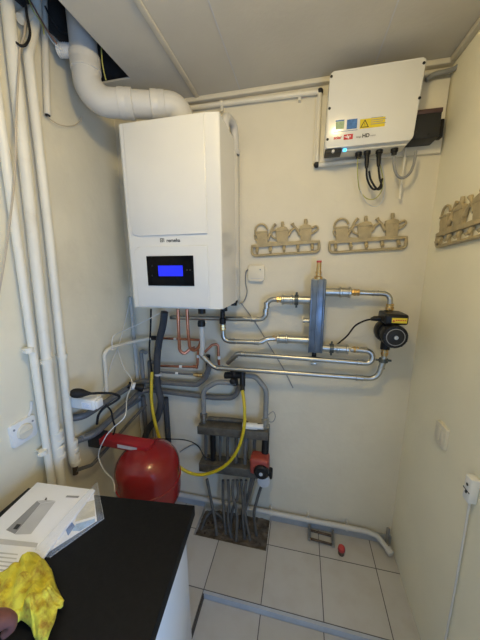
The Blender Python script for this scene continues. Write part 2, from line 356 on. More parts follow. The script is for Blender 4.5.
# ================================================================== BOILER
BX0, BX1, BY0, BZ0, BZ1 = -.769, -.330, 1.10, 1.466, 2.232
t = thing('boiler', 'tall white wall-hung boiler with a blue lit display', 'boiler')
SEAM = 1.345
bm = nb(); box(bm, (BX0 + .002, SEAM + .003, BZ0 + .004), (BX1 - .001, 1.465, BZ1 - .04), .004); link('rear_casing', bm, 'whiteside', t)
bm = nb()   # front cover with a broad chamfer on the right front edge
poly = [(BX0, SEAM), (BX0, BY0 + .014), (BX0 + .004, BY0 + .005), (BX0 + .013, BY0), (BX1 - .052, BY0), (BX1 - .004, BY0 + .010), (BX1, BY0 + .014), (BX1, SEAM)]
prism(bm, poly, (0, 0, BZ0), (1, 0, 0), (0, 1, 0), (0, 0, 1), BZ1 - BZ0, .004); cover = link('front_cover', bm, 'white', t, 12)
bm = nb(); prism(bm, rrect(BX0 + .030, 1.784, BX1 - .058, BZ1 - .006, .03, 6, (1, 0, 0, 0)), (0, BY0 + .001, 0), (1, 0, 0), (0, 0, 1), (0, -1, 0), .0075, .002); link('upper_panel', bm, 'white', cover, 24)
bm = nb(); prism(bm, rrect(BX0 + .035, BZ0 + .006, BX1 - .058, 1.737, .03, 6, (0, 0, 0, 1)), (0, BY0 + .001, 0), (1, 0, 0), (0, 0, 1), (0, -1, 0), .0075, .002); link('lower_panel', bm, 'white', cover, 24)
# display
d0, d1 = on_y(149.5, 285.5, BY0), on_y(194, 255.5, BY0); dy = BY0 - .0066
bm = nb(); box(bm, (d0.x, dy - .004, d0.z), (d1.x, dy, d1.z), .0015); disp = link('display_panel', bm, 'glassblack', t)
s0, s1 = on_y(160, 276, BY0), on_y(183.5, 265.5, BY0)
bm = nb(); box(bm, (s0.x, dy - .0048, s0.z), (s1.x, dy - .0041, s1.z)); link('lit_screen', bm, 'blue', disp)['label'] = 'blue lit screen'
for (px, py) in ((153.5, 266), (153.5, 275.5), (188, 270), (191, 270)):
    c = on_y(px, py, BY0); bm = nb(); lathe(bm, [(.004, 0), (.004, .001)], (c.x, dy - .0041, c.z), (0, -1, 0), 12); link('touch_key', bm, 'iso', disp)
c = on_y(166.5, 242.2, BY0 - .0005); text_mesh('lettering', 'remeha', .021, 'blacktxt', t, (c.x, BY0 - .0006, c.z), (1, 0, 0), (0, 0, 1), .0004)
c = on_y(160.2, 242.2, BY0 - .0005); bm = nb()
for a, b in (((0, 0), (.003, .016)), ((0, .0135), (.014, .016)), ((0, 0), (.014, .0025)), ((.0115, 0), (.014, .016)), ((.006, .005), (.009, .011)), ((.017, 0), (.0195, .016))):
    box(bm, (c.x + a[0], BY0 - .0009, c.z + a[1]), (c.x + b[0], BY0 - .0003, c.z + b[1]))
link('logo_mark', bm, 'blacktxt', t)
for (px, py, Y, r, L, mm) in ((202, 316, 1.28, .026, .060, 'black'), (224, 312, 1.38, .026, .06, 'black'), (234, 306, 1.42, .022, .035, 'black'), (186, 312, 1.32, .014, .03, 'copper'), (177, 312, 1.32, .014, .03, 'copper'), (163, 311, 1.36, .02, .035, 'black'), (150.5, 309, 1.40, .01, .03, 'black')):
    c = on_y(px, py, Y); bm = nb(); lathe(bm, [(r * .8, 0), (r, -.006), (r, -L * .5), (r * .75, -L * .55), (r * .75, -L)], (c.x, Y, BZ0 + .006), (0, 0, 1), 18); link('pipe_connector', bm, mm, t)
c = on_y(200, 311, 1.24); bm = nb(); box(bm, (c.x - .03, 1.2, BZ0 - .018), (c.x + .05, 1.26, BZ0 + .004), .004); link('drain_cap', bm, 'green', t)['label'] = 'dark green drain cap under the casing'

# flue
t = thing('flue_pipe', 'thick white flue pipe bending from the ceiling opening down to the boiler top', 'flue')
E1 = V((-.905, 1.12, 2.338)); E2 = V((-.552, 1.270, 2.352)); R = .0545
pts = [V((-.905, 1.12, 2.80)), E1, E2, V((-.552, 1.275, 2.20))]
pts[3].z = BZ1 - .001
path = fillet(pts, .10, 12); bm = nb(); tube(bm, path, R - .003, 28); link('pipe', bm, 'pvc', t)
dx = (E2 - E1).normalized()
bm = nb(); tube(bm, [p for p in fillet([V((-.905, 1.12, 2.50)), E1, E1 + dx * .165], .10, 12)], R, 28); link('elbow', bm, 'pvc', t)
bm = nb(); tube(bm, [p for p in fillet([E2 - dx * .115, E2, V((E2.x, E2.y, BZ1 + .002))], .085, 12)], R, 28); link('elbow', bm, 'pvc', t)
for p, dd in ((V((-.905, 1.12, 2.475)), V((0, 0, 1))), (E1 + dx * .15, dx), (E2 - dx * .10, dx)):
    bm = nb(); lathe(bm, [(R - .001, -.03), (R + .0035, -.028), (R + .0035, -.006), (R + .002, 0), (R + .0035, .006), (R + .0035, .028), (R - .001, .03)], p, dd, 30); link('collar', bm, 'pvc', t)
bm = nb(); lathe(bm, [(.07, 0), (.07, .012), (.064, .018)], (E2.x, E2.y, BZ1 - .001), (0, 0, 1), 30); link('base_collar', bm, 'pvc', t)
# corrugated stub on the flue
a = V((-.945, 1.10, 2.515)); b = V((-1.0, 1.085, 2.515)); n = 36
bm = nb(); tube(bm, [a.lerp(b, k / n) for k in range(n + 1)], .02, 16, [.021 + .0045 * math.sin(k * 1.2) for k in range(n + 1)]); link('corrugated_hose', bm, 'whitepl', t, 10)['label'] = 'short white corrugated hose stub'
# white overflow bend on the boiler's right
p = [V((-.36, 1.30, BZ1 + .0005)), V((-.36, 1.30, 2.315)), V((-.345, 1.415, 2.322)), V((-.345, 1.425, 2.25)), V((-.345, 1.425, 2.1925))]
t = thing('overflow_pipe', 'white bent pipe hooking over the right top edge of the boiler', 'pipe')
bm = nb(); tube(bm, fillet(p, .05, 9), .019, 18); link('tube', bm, 'pvc', t)
bm = nb(); lathe(bm, [(.0195, -.012), (.023, -.01), (.023, .01), (.0195, .012)], p[4] + V((0, 0, .012)), (0, 0, 1), 18); link('end_collar', bm, 'pvc', t)

# ================================================================== LEFT WALL PIPES
XP = -1.012
def lw(px, py, X=XP): return on_x(px, py, X)
def wall_clip(t, p, r, mname='pvc_l'):
    clamp(t, p, (0, 0, 1), r, (0, 1, .0), mname, 'pipe_clip', .02, (XL, p.y, p.z), .006)
def big_pipe(label, ptsr, r, coll, clips, rad=.05):
    t = thing('waste_pipe', label, 'pipe', 'vertical plastic pipes on the left wall')
    bm = nb(); tube(bm, fillet(ptsr, rad), r, 20); link('tube', bm, 'pvc_l', t)
    for p in coll:
        bm = nb(); lathe(bm, [(r, -.03), (r * 1.28, -.027), (r * 1.28, -.012), (r * 1.1, -.01), (r * 1.1, .01), (r * 1.28, .012), (r * 1.28, .027), (r, .03)], p, (0, 0, 1), 20); link('socket_collar', bm, 'pvc_l', t)
    for p in clips: wall_clip(t, p, r)
    return t
P1 = [on_x(51, 478, XP), on_x(36, 390, XP), on_x(15.5, 230, XP), on_x(-16, 0, XP)]
P2 = [on_x(60, 478, XP), on_x(49.5, 390, XP), on_x(32, 230, XP), on_x(21, 120, XP), on_x(8.5, 0, XP)]
P3 = [on_x(73, 462, XP), on_x(65.5, 390, XP), on_x(48.5, 230, XP), on_x(36, 120, XP), on_x(28, 55, XP), on_x(37, 12, XP), on_x(38, -8, XP)]
def straight(pts, lo=None):
    a = pts[0].copy(); b = pts[-1].copy(); return [a, b]
P1b = P1[0].copy(); P1b.z = .42
P2b = P2[0].copy(); P2b.z = .42
big_pipe('thinnest leftmost white pipe running up the left wall', [P1b, P1[0], P1[2], P1[3]], .0145, [], [on_x(29, 350, XP), on_x(43, 452, XP)])
big_pipe('thick middle white pipe with two collars on the left wall', [P2b, P2[0], P2[2], P2[4] + V((0, 0, .1))], .0198, [on_x(57, 437, XP), on_x(58.5, 452, XP)], [on_x(46.5, 361, XP)])
t3 = big_pipe('white left wall pipe nearest the boiler, kinked near the ceiling', [P3[0], P3[2], P3[4], P3[5], P3[6] + V((0, 0, .1))], .0172, [on_x(73, 446, XP), on_x(75, 459, XP)], [on_x(62.5, 356, XP)], .04)
bm = nb(); tube(bm, [on_x(75, 462, XP), on_x(75.5, 474, XP)], .012, 12); link('end_valve', bm, 'rust', t3)['label'] = 'dark rusty valve at the bottom end'
bm = nb(); tube(bm, fillet([on_x(20, 19, XP), on_x(24, 16, XP), on_x(34, 10, XP)], .02), .016, 14); link('cross_branch', bm, 'pvc_l', t3)
t = thing('open_conduit', 'short cream conduit with an open lower end and a loose wire', 'conduit')
C0, C1 = on_x(48, 28, -1.03), on_x(47.5, 115, -1.03)
bm = nb(); tube(bm, [C0 + V((0, 0, .12)), C1], .0125, 14); link('tube', bm, 'conduit', t)
bm = nb(); tube(bm, [C1 + V((0, 0, .002)), C1 - V((0, 0, .003))], .0095, 12); link('open_end', bm, 'blackm', t)
bm = nb(); tube(bm, spline([C1, on_x(50, 119, -1.03), on_x(60, 125, -1.035), on_x(72, 126, -1.04), on_x(79, 122, -1.03), on_x(82.5, 116.5, -1.01)]), .0016, 6); link('loose_wire', bm, 'beigewire', t)
wire('hanging_wire', 'thin brown and beige wire hanging between the left wall pipes', [on_x(27, 5, -.99), on_x(24, 36, -.98), on_x(20, 50, -.98), on_x(17.5, 90, -.975), on_x(16, 125, -.975), on_x(15, 172, -.975), on_x(9, 228, -.98), on_x(2, 275, -1.0), on_x(-6, 320, -1.03)], .0032, 'beigewire')
wire('black_loop_cable', 'black cable looping down from the ceiling opening by the pipes', [on_x(24, -6, -.97), on_x(27, 15, -.965), on_x(30, 33, -.965), on_x(27, 43, -.965), on_x(22, 46, -.97), on_x(15, 42, -1.0)], .0042, 'blackm')
# loose cables in the opening
for i, (mm, lab, a) in enumerate((('greenwire', 'yellow and green earth wire beside the flue in the ceiling opening', ((101, 38), (102, 60), (104, 72), (106, 80))),
                                  ('brown', 'brown wire crossing the ceiling opening above the pipes', ((31, 2), (40, 18), (47, 30), (57, 44))),
                                  ('greenwire', 'thin yellow-green wire bundle at the top of the kinked pipe', ((29, 0), (33, 10), (42, 24), (44, 34))),
                                  ('blackm', 'black cable crossing the ceiling opening behind the flue', ((45, 6), (52, 20), (62, 32), (69, 34))),
                                  ('whitewire', 'white wire running from the open conduit to the corrugated hose', ((47, 33), (52, 41), (58, 47), (62, 50))))):
    X = -1.0 if i else -.83
    wire('roof_cable', lab, [on_x(x, y, X + .01 * k) for k, (x, y) in enumerate(a)], .0032 if i in (1, 3) else .0022, mm)

# rotary socket
t = thing('wall_socket', 'white square socket with a round insert, low on the left wall', 'socket')
cs = V((XL, .726, 1.022)); bm = nb(); prism(bm, rrect(-.048, -.046, .048, .046, .010), cs + V((.0003, 0, 0)), (0, -1, 0), (0, 0, 1), (1, 0, 0), .012, .003); link('cover_plate', bm, 'whitepl', t)
bm = nb(); lathe(bm, [(.030, .008), (.030, .017), (.027, .021), (.010, .022)], cs, (1, 0, 0), 26); link('round_insert', bm, 'plastic', t)
bm = nb(); box(bm, cs + V((.019, -.022, -.004)), cs + V((.0245, .022, .004)), .002); link('turn_knob', bm, 'plastic', t)
for s in (-1, 1):
    bm = nb(); lathe(bm, [(.004, .010), (.004, .0145)], cs + V((0, s * .036, .022 if s > 0 else .026)), (1, 0, 0), 10); link('screw', bm, 'greytxt', t)
bm = nb(); tube(bm, fillet([cs + V((.006, .03, .046)), cs + V((.006, .045, .07)), cs + V((.006, .05, .1))], .02), .005, 8); link('cable_entry', bm, 'whitewire', t)
# mains adapter and plug
t = thing('power_adapter', 'white plug-in adapter block under a black plug by the left wall', 'power adapter')
A0 = on_x(83, 404, -.94); A1 = on_x(110, 403, -.90)
AX = on_y(95.5, 404, A0.y).x
bm = nb(); box(bm, (XL, A0.y, A0.z - .030), (AX - .012, A0.y + .055, A0.z + .022), .008, 3); link('housing', bm, 'whitepl', t)
bm = nb(); box(bm, (AX - .075, A0.y - .0008, A0.z - .020), (AX - .025, A0.y + .001, A0.z + .010)); link('printed_label', bm, 'paper', t)
bm = nb()
for k in range(4): box(bm, (AX - .070, A0.y - .0012, A0.z - .016 + k * .006), (AX - .035 - .006 * (k % 2), A0.y - .0007, A0.z - .0145 + k * .006))
link('printed_lines', bm, 'paleblue', t)
bm = nb(); box(bm, (AX - .013, A0.y + .006, A0.z - .024), (AX, A0.y + .049, A0.z + .016), .006, 3); link('front_cap', bm, 'whitepl', t)
t = thing('black_plug', 'black mains plug with a thick black lead above the white adapter', 'plug')
q0 = on_x(70, 393, -.96); q1 = on_x(91, 393.5, -.90)
bm = nb(); tube(bm, [q0.lerp(q1, k / 10) for k in range(11)], .02, 16, [.010, .017, .020, .021, .021, .020, .018, .014, .011, .008, .006]); link('plug_body', bm, 'blackm', t)
bm = nb(); tube(bm, spline([q1, on_x(103, 393, -.88), on_x(114, 394, -.85), on_x(119.5, 397, -.84), on_x(114, 402, -.86), on_x(104, 408, -.89), on_x(98.5, 415, -.91), on_x(97, 424, -.93)]), .0058, 10); link('lead', bm, 'blackm', t)

# ================================================================== RED EXPANSION VESSEL
t = thing('expansion_vessel', 'round red expansion vessel hanging from a red bracket at the left wall', 'expansion vessel')
tc = V((-.728, 1.05, .588)); R = .158
prof = [(0, -.20)] + [(R * math.sin(a), -.07 - .125 * math.cos(a)) for a in [k * PI / 2 / 9 for k in range(1, 10)]] + [(R, -.006), (R + .004, -.004), (R + .004, .006), (R, .008)] + [(R * math.cos(a), .065 + .118 * math.sin(a)) for a in [k * PI / 2 / 10 for k in range(0, 11)]]
bm = nb(); lathe(bm, prof, tc, (0, 0, 1), 44); link('tank', bm, 'red', t, 60)
b0 = on_y(103, 438.5, 1.05); b1 = on_y(152, 447.5, 1.05)
bd = (b1 - b0).normalized()
bm = nb(); box(bm, (0, -.032, -.020), ((b1 - b0).length, .032, .023), .006)
rot = Matrix.Translation(b0) @ bd.to_track_quat('X', 'Z').to_matrix().to_4x4(); xform(bm, rot); br = link('bracket', bm, 'redbar', t)
bm = nb(); box(bm, (.11, -.0326, -.009), (.22, -.031, .010)); xform(bm, rot); link('bracket_label', bm, 'greylight', br)
bm = nb(); lathe(bm, [(.02, -.05), (.02, 0), (.026, .002), (.026, .012)], b1 + V((-.01, 0, -.025)), (0, 0, 1), 16); link('connection_nut', bm, 'redbar', t)
bm = nb(); box(bm, (XL, 1.02, b0.z - .04), (b0.x + .01, 1.08, b0.z + .03), .004); link('wall_mount', bm, 'iso', t)

# ================================================================== GREY PIPES LOWER LEFT
def G(name, label, pts, r, mm='greypipe', rad=.05, cat='pipe', group='grey heating pipes low on the left', **k): return run(name, label, pts, r, mm, rad, cat, group, **k)
a1 = V((-1.0, .88, .945)); a2 = V((-1.0, 1.40, .875)); 
G('grey_pipe', 'upper grey pipe running along the left wall and turning up right of the hose', [V((XL + .001, .935, .948)), V((-1.0, .97, .944)), V((-1.0, 1.425, .928)), V((-.60, 1.425, .938)), V((-.545, 1.425, .985)), V((-.50, 1.40, 1.09))], .0165, rad=.06)
G('grey_pipe', 'lower grey pipe running along the left wall and rising to the black valve', [V((XL + .001, .945, .82)), V((-.985, 1.0, .826)), V((-.985, 1.445, .862)), V((-.50, 1.447, .852)), V((-.365, 1.447, .865)), V((-.335, 1.442, .95))], .0165, rad=.07)
G('grey_pipe', 'thin dark grey pipe sloping from the white pipe end up to the corner', [on_x(77, 470, -1.0), on_x(92, 465, -1.0), on_x(110, 445, -1.01), on_x(128, 424, -1.01), on_x(146, 405, -.985)], .009, rad=.05)
G('grey_pipe', 'middle grey pipe sloping along the left wall behind the white adapter', [on_x(81, 438, -1.02), on_x(98, 430, -1.02), on_x(120, 413, -1.025), on_x(140, 399, -1.028)], .013, 'greypipe2', rad=.05)
G('grey_riser', 'slender pale grey riser in the back left corner', [V((-1.03, 1.455, .062)), V((-1.03, 1.455, 1.465))], .0105, 'riserpipe', group=None)
for k, (x0, y0, x1, y1, r, mm, lab) in enumerate((
    (141, 352, 144, 386, .012, 'greypipe2', 'left one of the short grey pipe pair bent at top beside the dark hose'),
    (149, 362, 151, 386, .011, 'greypipe', 'right one of the short grey pipe pair beside the dark hose'))):
    p0 = on_y(x0, y0, 1.44); p1 = on_y(x1, y1, 1.44); p1.x = p0.x
    G('short_riser', lab, [p0 + V((.05, -.02, .005)), p0 + V((0, 0, .012)), p1 - V((0, 0, .02))], r, mm, .02, group=None)
for k, (x0, y0, x1, y1, r, mm, lab) in enumerate((
    (143, 396, 146, 474, .0145, 'greypipe', 'leftmost dark grey drop pipe in the corner behind the red vessel'),
    (151, 394, 153, 472, .0125, 'greypipe2', 'pale grey drop pipe in the corner behind the yellow hose'),
    (165.5, 398, 168, 478, .0185, 'hose', 'thick dark drop pipe just right of the yellow hose'))):
    p0 = on_y(x0, y0, 1.45); p1 = on_y(x1, y1, 1.45); p1.x = p0.x; p1.z = .02
    G('drop_pipe', lab, [p0, p1], r, mm, .02, group=None)
# black insulated hose
t = run('insulated_hose', 'dark insulated hose dropping from the boiler to the grey pipes', [on_y(164.5, 312, 1.36), on_y(163, 325, 1.37), on_y(159, 342, 1.385), on_y(157, 362, 1.385), on_y(157.5, 385, 1.38), on_y(161, 402, 1.375), on_y(157, 418, 1.39), on_y(149, 428, 1.41), on_y(144, 440, 1.42)], .0205, 'hose', cat='hose', cable=True, seg=16)
c = on_y(158, 374, 1.383); bm = nb(); lathe(bm, [(.0207, -.006), (.023, -.006), (.023, .006), (.0207, .006)], c, (.05, 0, 1), 16); link('cable_tie', bm, 'greylight', t)
wire('thin_black_cable', 'thin straight black cable hanging left of the dark insulated hose', [on_y(151, 309, 1.40), on_y(150.5, 330, 1.41), on_y(149.5, 352, 1.42), on_y(152, 372, 1.42)], .0055, 'blackm')
# cream conduit bend at left
t = run('bent_conduit', 'pale conduit curving from the left wall up to the corner', [on_x(107, 392, -1.025), on_x(105.5, 368, -1.025), on_x(104, 352, -1.02), on_x(113, 347, -1.01), on_x(126, 343.5, -1.005), on_y(142, 340, 1.42), on_y(153, 338, 1.42)], .0105, 'conduit', rad=.05, cat='conduit')
bm = nb(); tube(bm, [on_y(152, 338, 1.42), on_y(158, 338, 1.42)], .014, 12); link('end_coupling', bm, 'blackm', t)
# drain trap: white and black plastic ends
t = thing('pipe_coupling', 'black and white pipe coupling lying on the grey pipes by the corner', 'pipe coupling')
c0 = on_y(128, 385, 1.30); c1 = on_y(143, 388, 1.34); dd = (c1 - c0)
bm = nb(); tube(bm, [c0, c0 + dd * .30], .02, 16); link('black_end', bm, 'black', t)
bm = nb(); tube(bm, [c0 + dd * .27, c0 + dd * .45], .0225, 16); link('white_ring', bm, 'whitepl', t)
bm = nb(); lathe(bm, [(.014, 0), (.018, .01), (.024, .03), (.026, .05), (.022, .054), (.018, .04)], c0 + dd * .43, dd, 18); link('black_cup', bm, 'black', t)

# thin cords on the left
wire('white_cable', 'white cord hanging over the red vessel bracket', [on_y(118, 350, 1.30), on_y(124, 368, 1.25), on_y(132, 381, 1.2), on_y(127, 398, 1.10), on_y(125, 416, 1.0), on_y(113, 428, .98), on_y(105, 438, .96), on_y(98.5, 455, .955), on_y(104, 470, .93), on_y(113, 480, .90), on_y(115, 492, .86)], .0025, 'whitewire')
wire('white_cable', 'thin white cord slanting from the boiler bottom to the conduit bend', [on_y(160, 313, 1.36), on_y(145, 321, 1.36), on_y(128, 329, 1.36), on_x(115, 335, -1.0), on_x(112, 342, -1.0), on_x(113, 350, -.995)], .0030, 'whitewire')
wire('white_cable', 'thin pale cord running straight down the corner from behind the boiler', [on_x(131, 296, -1.03), on_x(125, 322, -1.035), on_x(119, 345, -1.036), on_x(112, 362, -1.03), on_x(106, 383, -1.03), on_x(99, 400, -1.035)], .0026, 'whitewire')
wire('black_lead', 'thin black lead looping from the adapter down to the red bracket', [on_x(106, 405, -.90), on_x(111, 411, -.9), on_x(113, 420, -.89), on_x(115, 428, -.90), on_x(113, 436, -.93)], .0042, 'blackm')
wire('black_lead', 'thin black lead crossing the wall from the red bracket to the manifold', [on_y(122, 436, 1.15), on_y(135, 440, 1.30), on_y(160, 439, 1.42), on_y(185, 440, 1.42), on_y(198, 446, 1.40), on_y(204, 456, 1.37), on_y(212, 460, 1.37)], .0034, 'blackm')
wire('grey_lead', 'thin grey lead sagging on the wall between vessel and manifold', [on_y(180, 452, 1.47), on_y(186, 448, 1.47), on_y(195, 444.5, 1.465), on_y(202, 452, 1.42), on_y(207, 459, 1.40)], .0030, 'greyconduit')

# ================================================================== COPPER
cg = 'copper pipes under the boiler'
def tagm(t, p, d, r): bm = nb(); lathe(bm, [(r, -.009), (r * 1.25, -.009), (r * 1.25, .009), (r, .009)], p, d, 10); link('paper_tag', bm, 'whitepl', t)
t = run('copper_pipe', 'left copper pipe dropping from the boiler into a rounded bend', [on_y(178, 309, 1.32), on_y(178.6, 330, 1.32), on_y(179.5, 350, 1.33), on_y(184, 354.5, 1.34), on_y(190, 349, 1.36), on_y(195, 347.5, 1.37)], .0088, 'copper', .03, group=cg)
t = run('copper_pipe', 'right copper pipe dropping from the boiler to the white drain tube', [on_y(187, 309, 1.32), on_y(188, 330, 1.32), on_y(189.5, 347, 1.33), on_y(194, 351.5, 1.35), on_y(199, 347, 1.37), on_y(201, 340, 1.40)], .0088, 'copper', .03, group=cg)
t = run('copper_pipe', 'upper horizontal copper pipe from the conduit to the white tube', [on_y(157, 338, 1.43), on_y(201, 340, 1.43)], .0075, 'copper', .03, group=cg); tagm(t, on_y(175.5, 339, 1.43), (1, 0, 0), .0075)
t = run('copper_pipe', 'lower horizontal copper pipe bending up at its right end', [on_y(160, 366, 1.43), on_y(197.5, 367, 1.43), on_y(198, 350, 1.43)], .0075, 'copper', .02, group=cg); tagm(t, on_y(181, 366.5, 1.43), (1, 0, 0), .0075); sleeve(t, 'elbow_fitting', on_y(195.5, 366.8, 1.43), (1, 0, 0), .03, .0105, 'copper'); tagm(t, on_y(198, 356, 1.43), (0, 0, 1), .0075)
t = run('copper_pipe', 'short hooked copper pipe right of the white drain tube', [on_y(205, 352, 1.40), on_y(212, 345, 1.41), on_y(218, 344, 1.42), on_y(219, 366, 1.42)], .0078, 'copper', .025, group=cg); tagm(t, on_y(219, 357.5, 1.42), (0, 0, 1), .0078)
t = run('grey_branch_pipe', 'thin dark pipe with a brass valve below the lower copper pipe', [on_y(160, 372, 1.43), on_y(206, 375.5, 1.43)], .0065, 'greypipe', .02); tagm(t, on_y(177, 373.2, 1.43), (1, 0, 0), .007)
sleeve(t, 'brass_valve', on_y(198, 375, 1.43), (1, 0, 0), .055, .013, 'brass', True)
t = thing('drain_tube', 'white drain tube hanging from the black fitting under the boiler', 'pipe')
bm = nb(); tube(bm, spline([on_y(201.5, 324, 1.28), on_y(202, 335, 1.28), on_y(202.5, 345, 1.29), on_y(201.5, 354, 1.31)]), .0135, 14); link('tube', bm, 'pvc', t)
bm = nb(); lathe(bm, [(.02, -.014), (.021, 0), (.018, .016)], on_y(201.5, 323.5, 1.28), (0, 0, 1), 16); link('top_nut', bm, 'black', t)
t = run('black_drain_pipe', 'black pipe dropping behind the steel pipes below the boiler', [on_y(208, 355, 1.45), on_y(208, 374, 1.45)], .014, 'black', .02)

# ================================================================== STEEL PIPEWORK AND LOW LOSS HEADER
sg = 'shiny steel press-fitted pipes on the back wall'
Y1 = 1.41; RS = .0132
zu, zl = 1.476, 1.262
t = thing('header_tank', 'upright bluish steel header with a brass vent on top', 'header')
bm = nb(); box(bm, (.050, 1.375, 1.205), (.122, 1.438, 1.585), .006); hd = link('body', bm, 'header', t)
for xx in (.0525, .0815, .1135):
    bm = nb(); box(bm, (xx - .0035, 1.367, 1.207), (xx + .0035, 1.376, 1.583), .0015); link('weld_seam', bm, 'header', hd)
bm = nb(); lathe(bm, [(.020, 0), (.020, .012), (.0125, .016), (.0125, .028), (.015, .029), (.015, .036), (.0115, .038), (.0115, .082)], (.083, 1.40, 1.584), (0, 0, 1), 16); link('air_vent', bm, 'brass', t)
bm = nb(); lathe(bm, [(.012, 0), (.0125, .003), (.012, .010)], (.083, 1.40, 1.665), (0, 0, 1), 14); link('vent_cap', bm, 'redcap', t)
bm = nb(); lathe(bm, [(.012, 0), (.012, .03), (.0125, .032), (.0125, .05)], (.083, 1.424, 1.206), (0, 0, -1), 14); link('drain_plug', bm, 'black', t)
for z, x0, x1, r in ((zu, -.045, .052, .0215), (1.367, .018, .052, .012), (zl, -.075, .052, .0205), (1.519, .12, .205, .0215), (1.225, .12, .25, .019)):
    bm = nb(); tube(bm, [(x0, Y1, z), (x1, Y1, z)], r, 18); link('stub_pipe', bm, 'steel', t)
clamp(t, V((-.020, Y1, zu)), (1, 0, 0), .0235, (0, 0, 1), 'clampgrey', w=.020, ear_l=.014); clamp(t, V((.168, Y1, 1.225)), (1, 0, 0), .021, (0, 0, 1), 'clampgrey', w=.020, ear_l=.014)
bm = nb(); box(bm, (.066, 1.44, 1.27), (.100, 1.48, 1.52), .003); link('wall_bracket', bm, 'steel2', t)
bm = nb(); box(bm, (.068, 1.415, 1.122), (.098, 1.48, 1.138), .003); link('lower_bracket', bm, 'steel2', t)
# upper left supply
t = run('steel_pipe', 'upper left steel pipe stepping up from boiler to header', [V((-.74, Y1, 1.358)), V((-.182, Y1, 1.366)), V((-.172, Y1, zu)), V((-.10, Y1, zu))], RS, 'steel', .038, group=sg)
for p, d in ((V((-.245, Y1, 1.365)), (1, 0, 0)), (V((-.181, Y1, 1.408)), (0, 0, 1)), (V((-.175, Y1, 1.445)), (0, 0, 1))): sleeve(t, 'press_fitting', p, d, .032, .0155)
sleeve(t, 'brass_union', V((-.112, Y1, zu)), (1, 0, 0), .03, .0165, 'brass', True); sleeve(t, 'reducer', V((-.068, Y1, zu)), (1, 0, 0), .06, .025, 'steel2')
t = run('steel_pipe', 'middle left steel pipe dropping from the black boiler valve to the header', [V((-.411, 1.372, 1.36)), V((-.409, 1.372, 1.243)), V((-.205, 1.385, 1.243)), V((-.165, 1.397, zl)), V((-.12, Y1, zl))], RS, 'steel', .034, group=sg)
for p, d in ((V((-.225, 1.384, 1.243)), (1, 0, 0)), (V((-.36, 1.376, 1.243)), (1, 0, 0)), (V((-.185, 1.391, 1.252)), (2, .5, 1))): sleeve(t, 'press_fitting', p, d, .03, .0155)
sleeve(t, 'brass_union', V((-.13, Y1, zl)), (1, 0, 0), .034, .0165, 'brass', True); sleeve(t, 'reducer', V((-.088, Y1, zl)), (1, 0, 0), .06, .025, 'steel2')
sleeve(t, 'brass_elbow', V((-.411, 1.372, 1.32)), (0, 0, 1), .035, .018, 'brass', True)
bm = nb(); lathe(bm, [(.014, 0), (.018, .004), (.018, .03), (.013, .034), (.013, .07)], (-.411, 1.372, 1.34), (0, 0, 1), 14); link('black_valve', bm, 'black', t)
# long return, upper, with U bend
t = run('steel_pipe', 'upper long steel pipe doubling back in a U bend below the header', [V((-.40, 1.42, 1.095)), V((-.335, 1.397, 1.167)), V((.366, 1.393, 1.162)), V((.366, 1.400, 1.226)), V((.262, Y1, 1.225))], RS, 'steel', .031, group=sg)
for p, d in ((V((-.30, 1.395, 1.167)), (1, 0, 0)), (V((-.36, 1.418, 1.137)), (1, 0, 1)), (V((.31, 1.395, 1.1625)), (1, 0, 0)), (V((.325, Y1, 1.2258)), (1, 0, 0))): sleeve(t, 'press_fitting', p, d, .032, .0155)
sleeve(t, 'brass_union', V((.285, Y1, 1.2255)), (1, 0, 0), .034, .017, 'brass', True); sleeve(t, 'reducer', V((.222, Y1, 1.2252)), (1, 0, 0), .06, .023, 'steel2')
# long lower to the pump
t = run('steel_pipe', 'lowest long steel pipe running from the pump to below the boiler', [V((-.545, 1.355, 1.165)), V((-.462, 1.36, 1.086)), V((.395, 1.385, 1.085)), V((.418, 1.39, 1.20)), V((.418, 1.39, 1.235))], RS, 'steel', .05, group=sg)
for p, d in ((V((-.515, 1.3565, 1.137)), (1, 0, -1)), (V((-.43, 1.361, 1.086)), (1, 0, 0)), (V((.31, 1.3825, 1.085)), (1, 0, 0)), (V((.412, 1.39, 1.158)), (.1, 0, 1))): sleeve(t, 'press_fitting', p, d, .036, .0155)
sleeve(t, 'brass_union', V((.418, 1.39, 1.226)), (0, 0, 1), .036, .0175, 'brass', True); clamp(t, V((.416, 1.39, 1.185)), (0, 0, 1), .0175, (1, 0, 0), 'clampgrey', w=.018, ear_l=.016); 
t = run('steel_pipe', 'upper right steel pipe turning down from header into the pump', [V((.255, Y1, 1.519)), V((.422, Y1, 1.515)), V((.422, 1.40, 1.44))], .0125, 'steel', .034, group=sg)
sleeve(t, 'reducer', V((.215, Y1, 1.519)), (1, 0, 0), .055, .026, 'steel2'); sleeve(t, 'brass_union', V((.265, Y1, 1.519)), (1, 0, 0), .036, .017, 'brass', True); sleeve(t, 'press_fitting', V((.355, Y1, 1.517)), (1, 0, 0), .03, .0138); sleeve(t, 'brass_union', V((.422, 1.40, 1.45)), (0, 0, 1), .036, .019, 'brass', True)

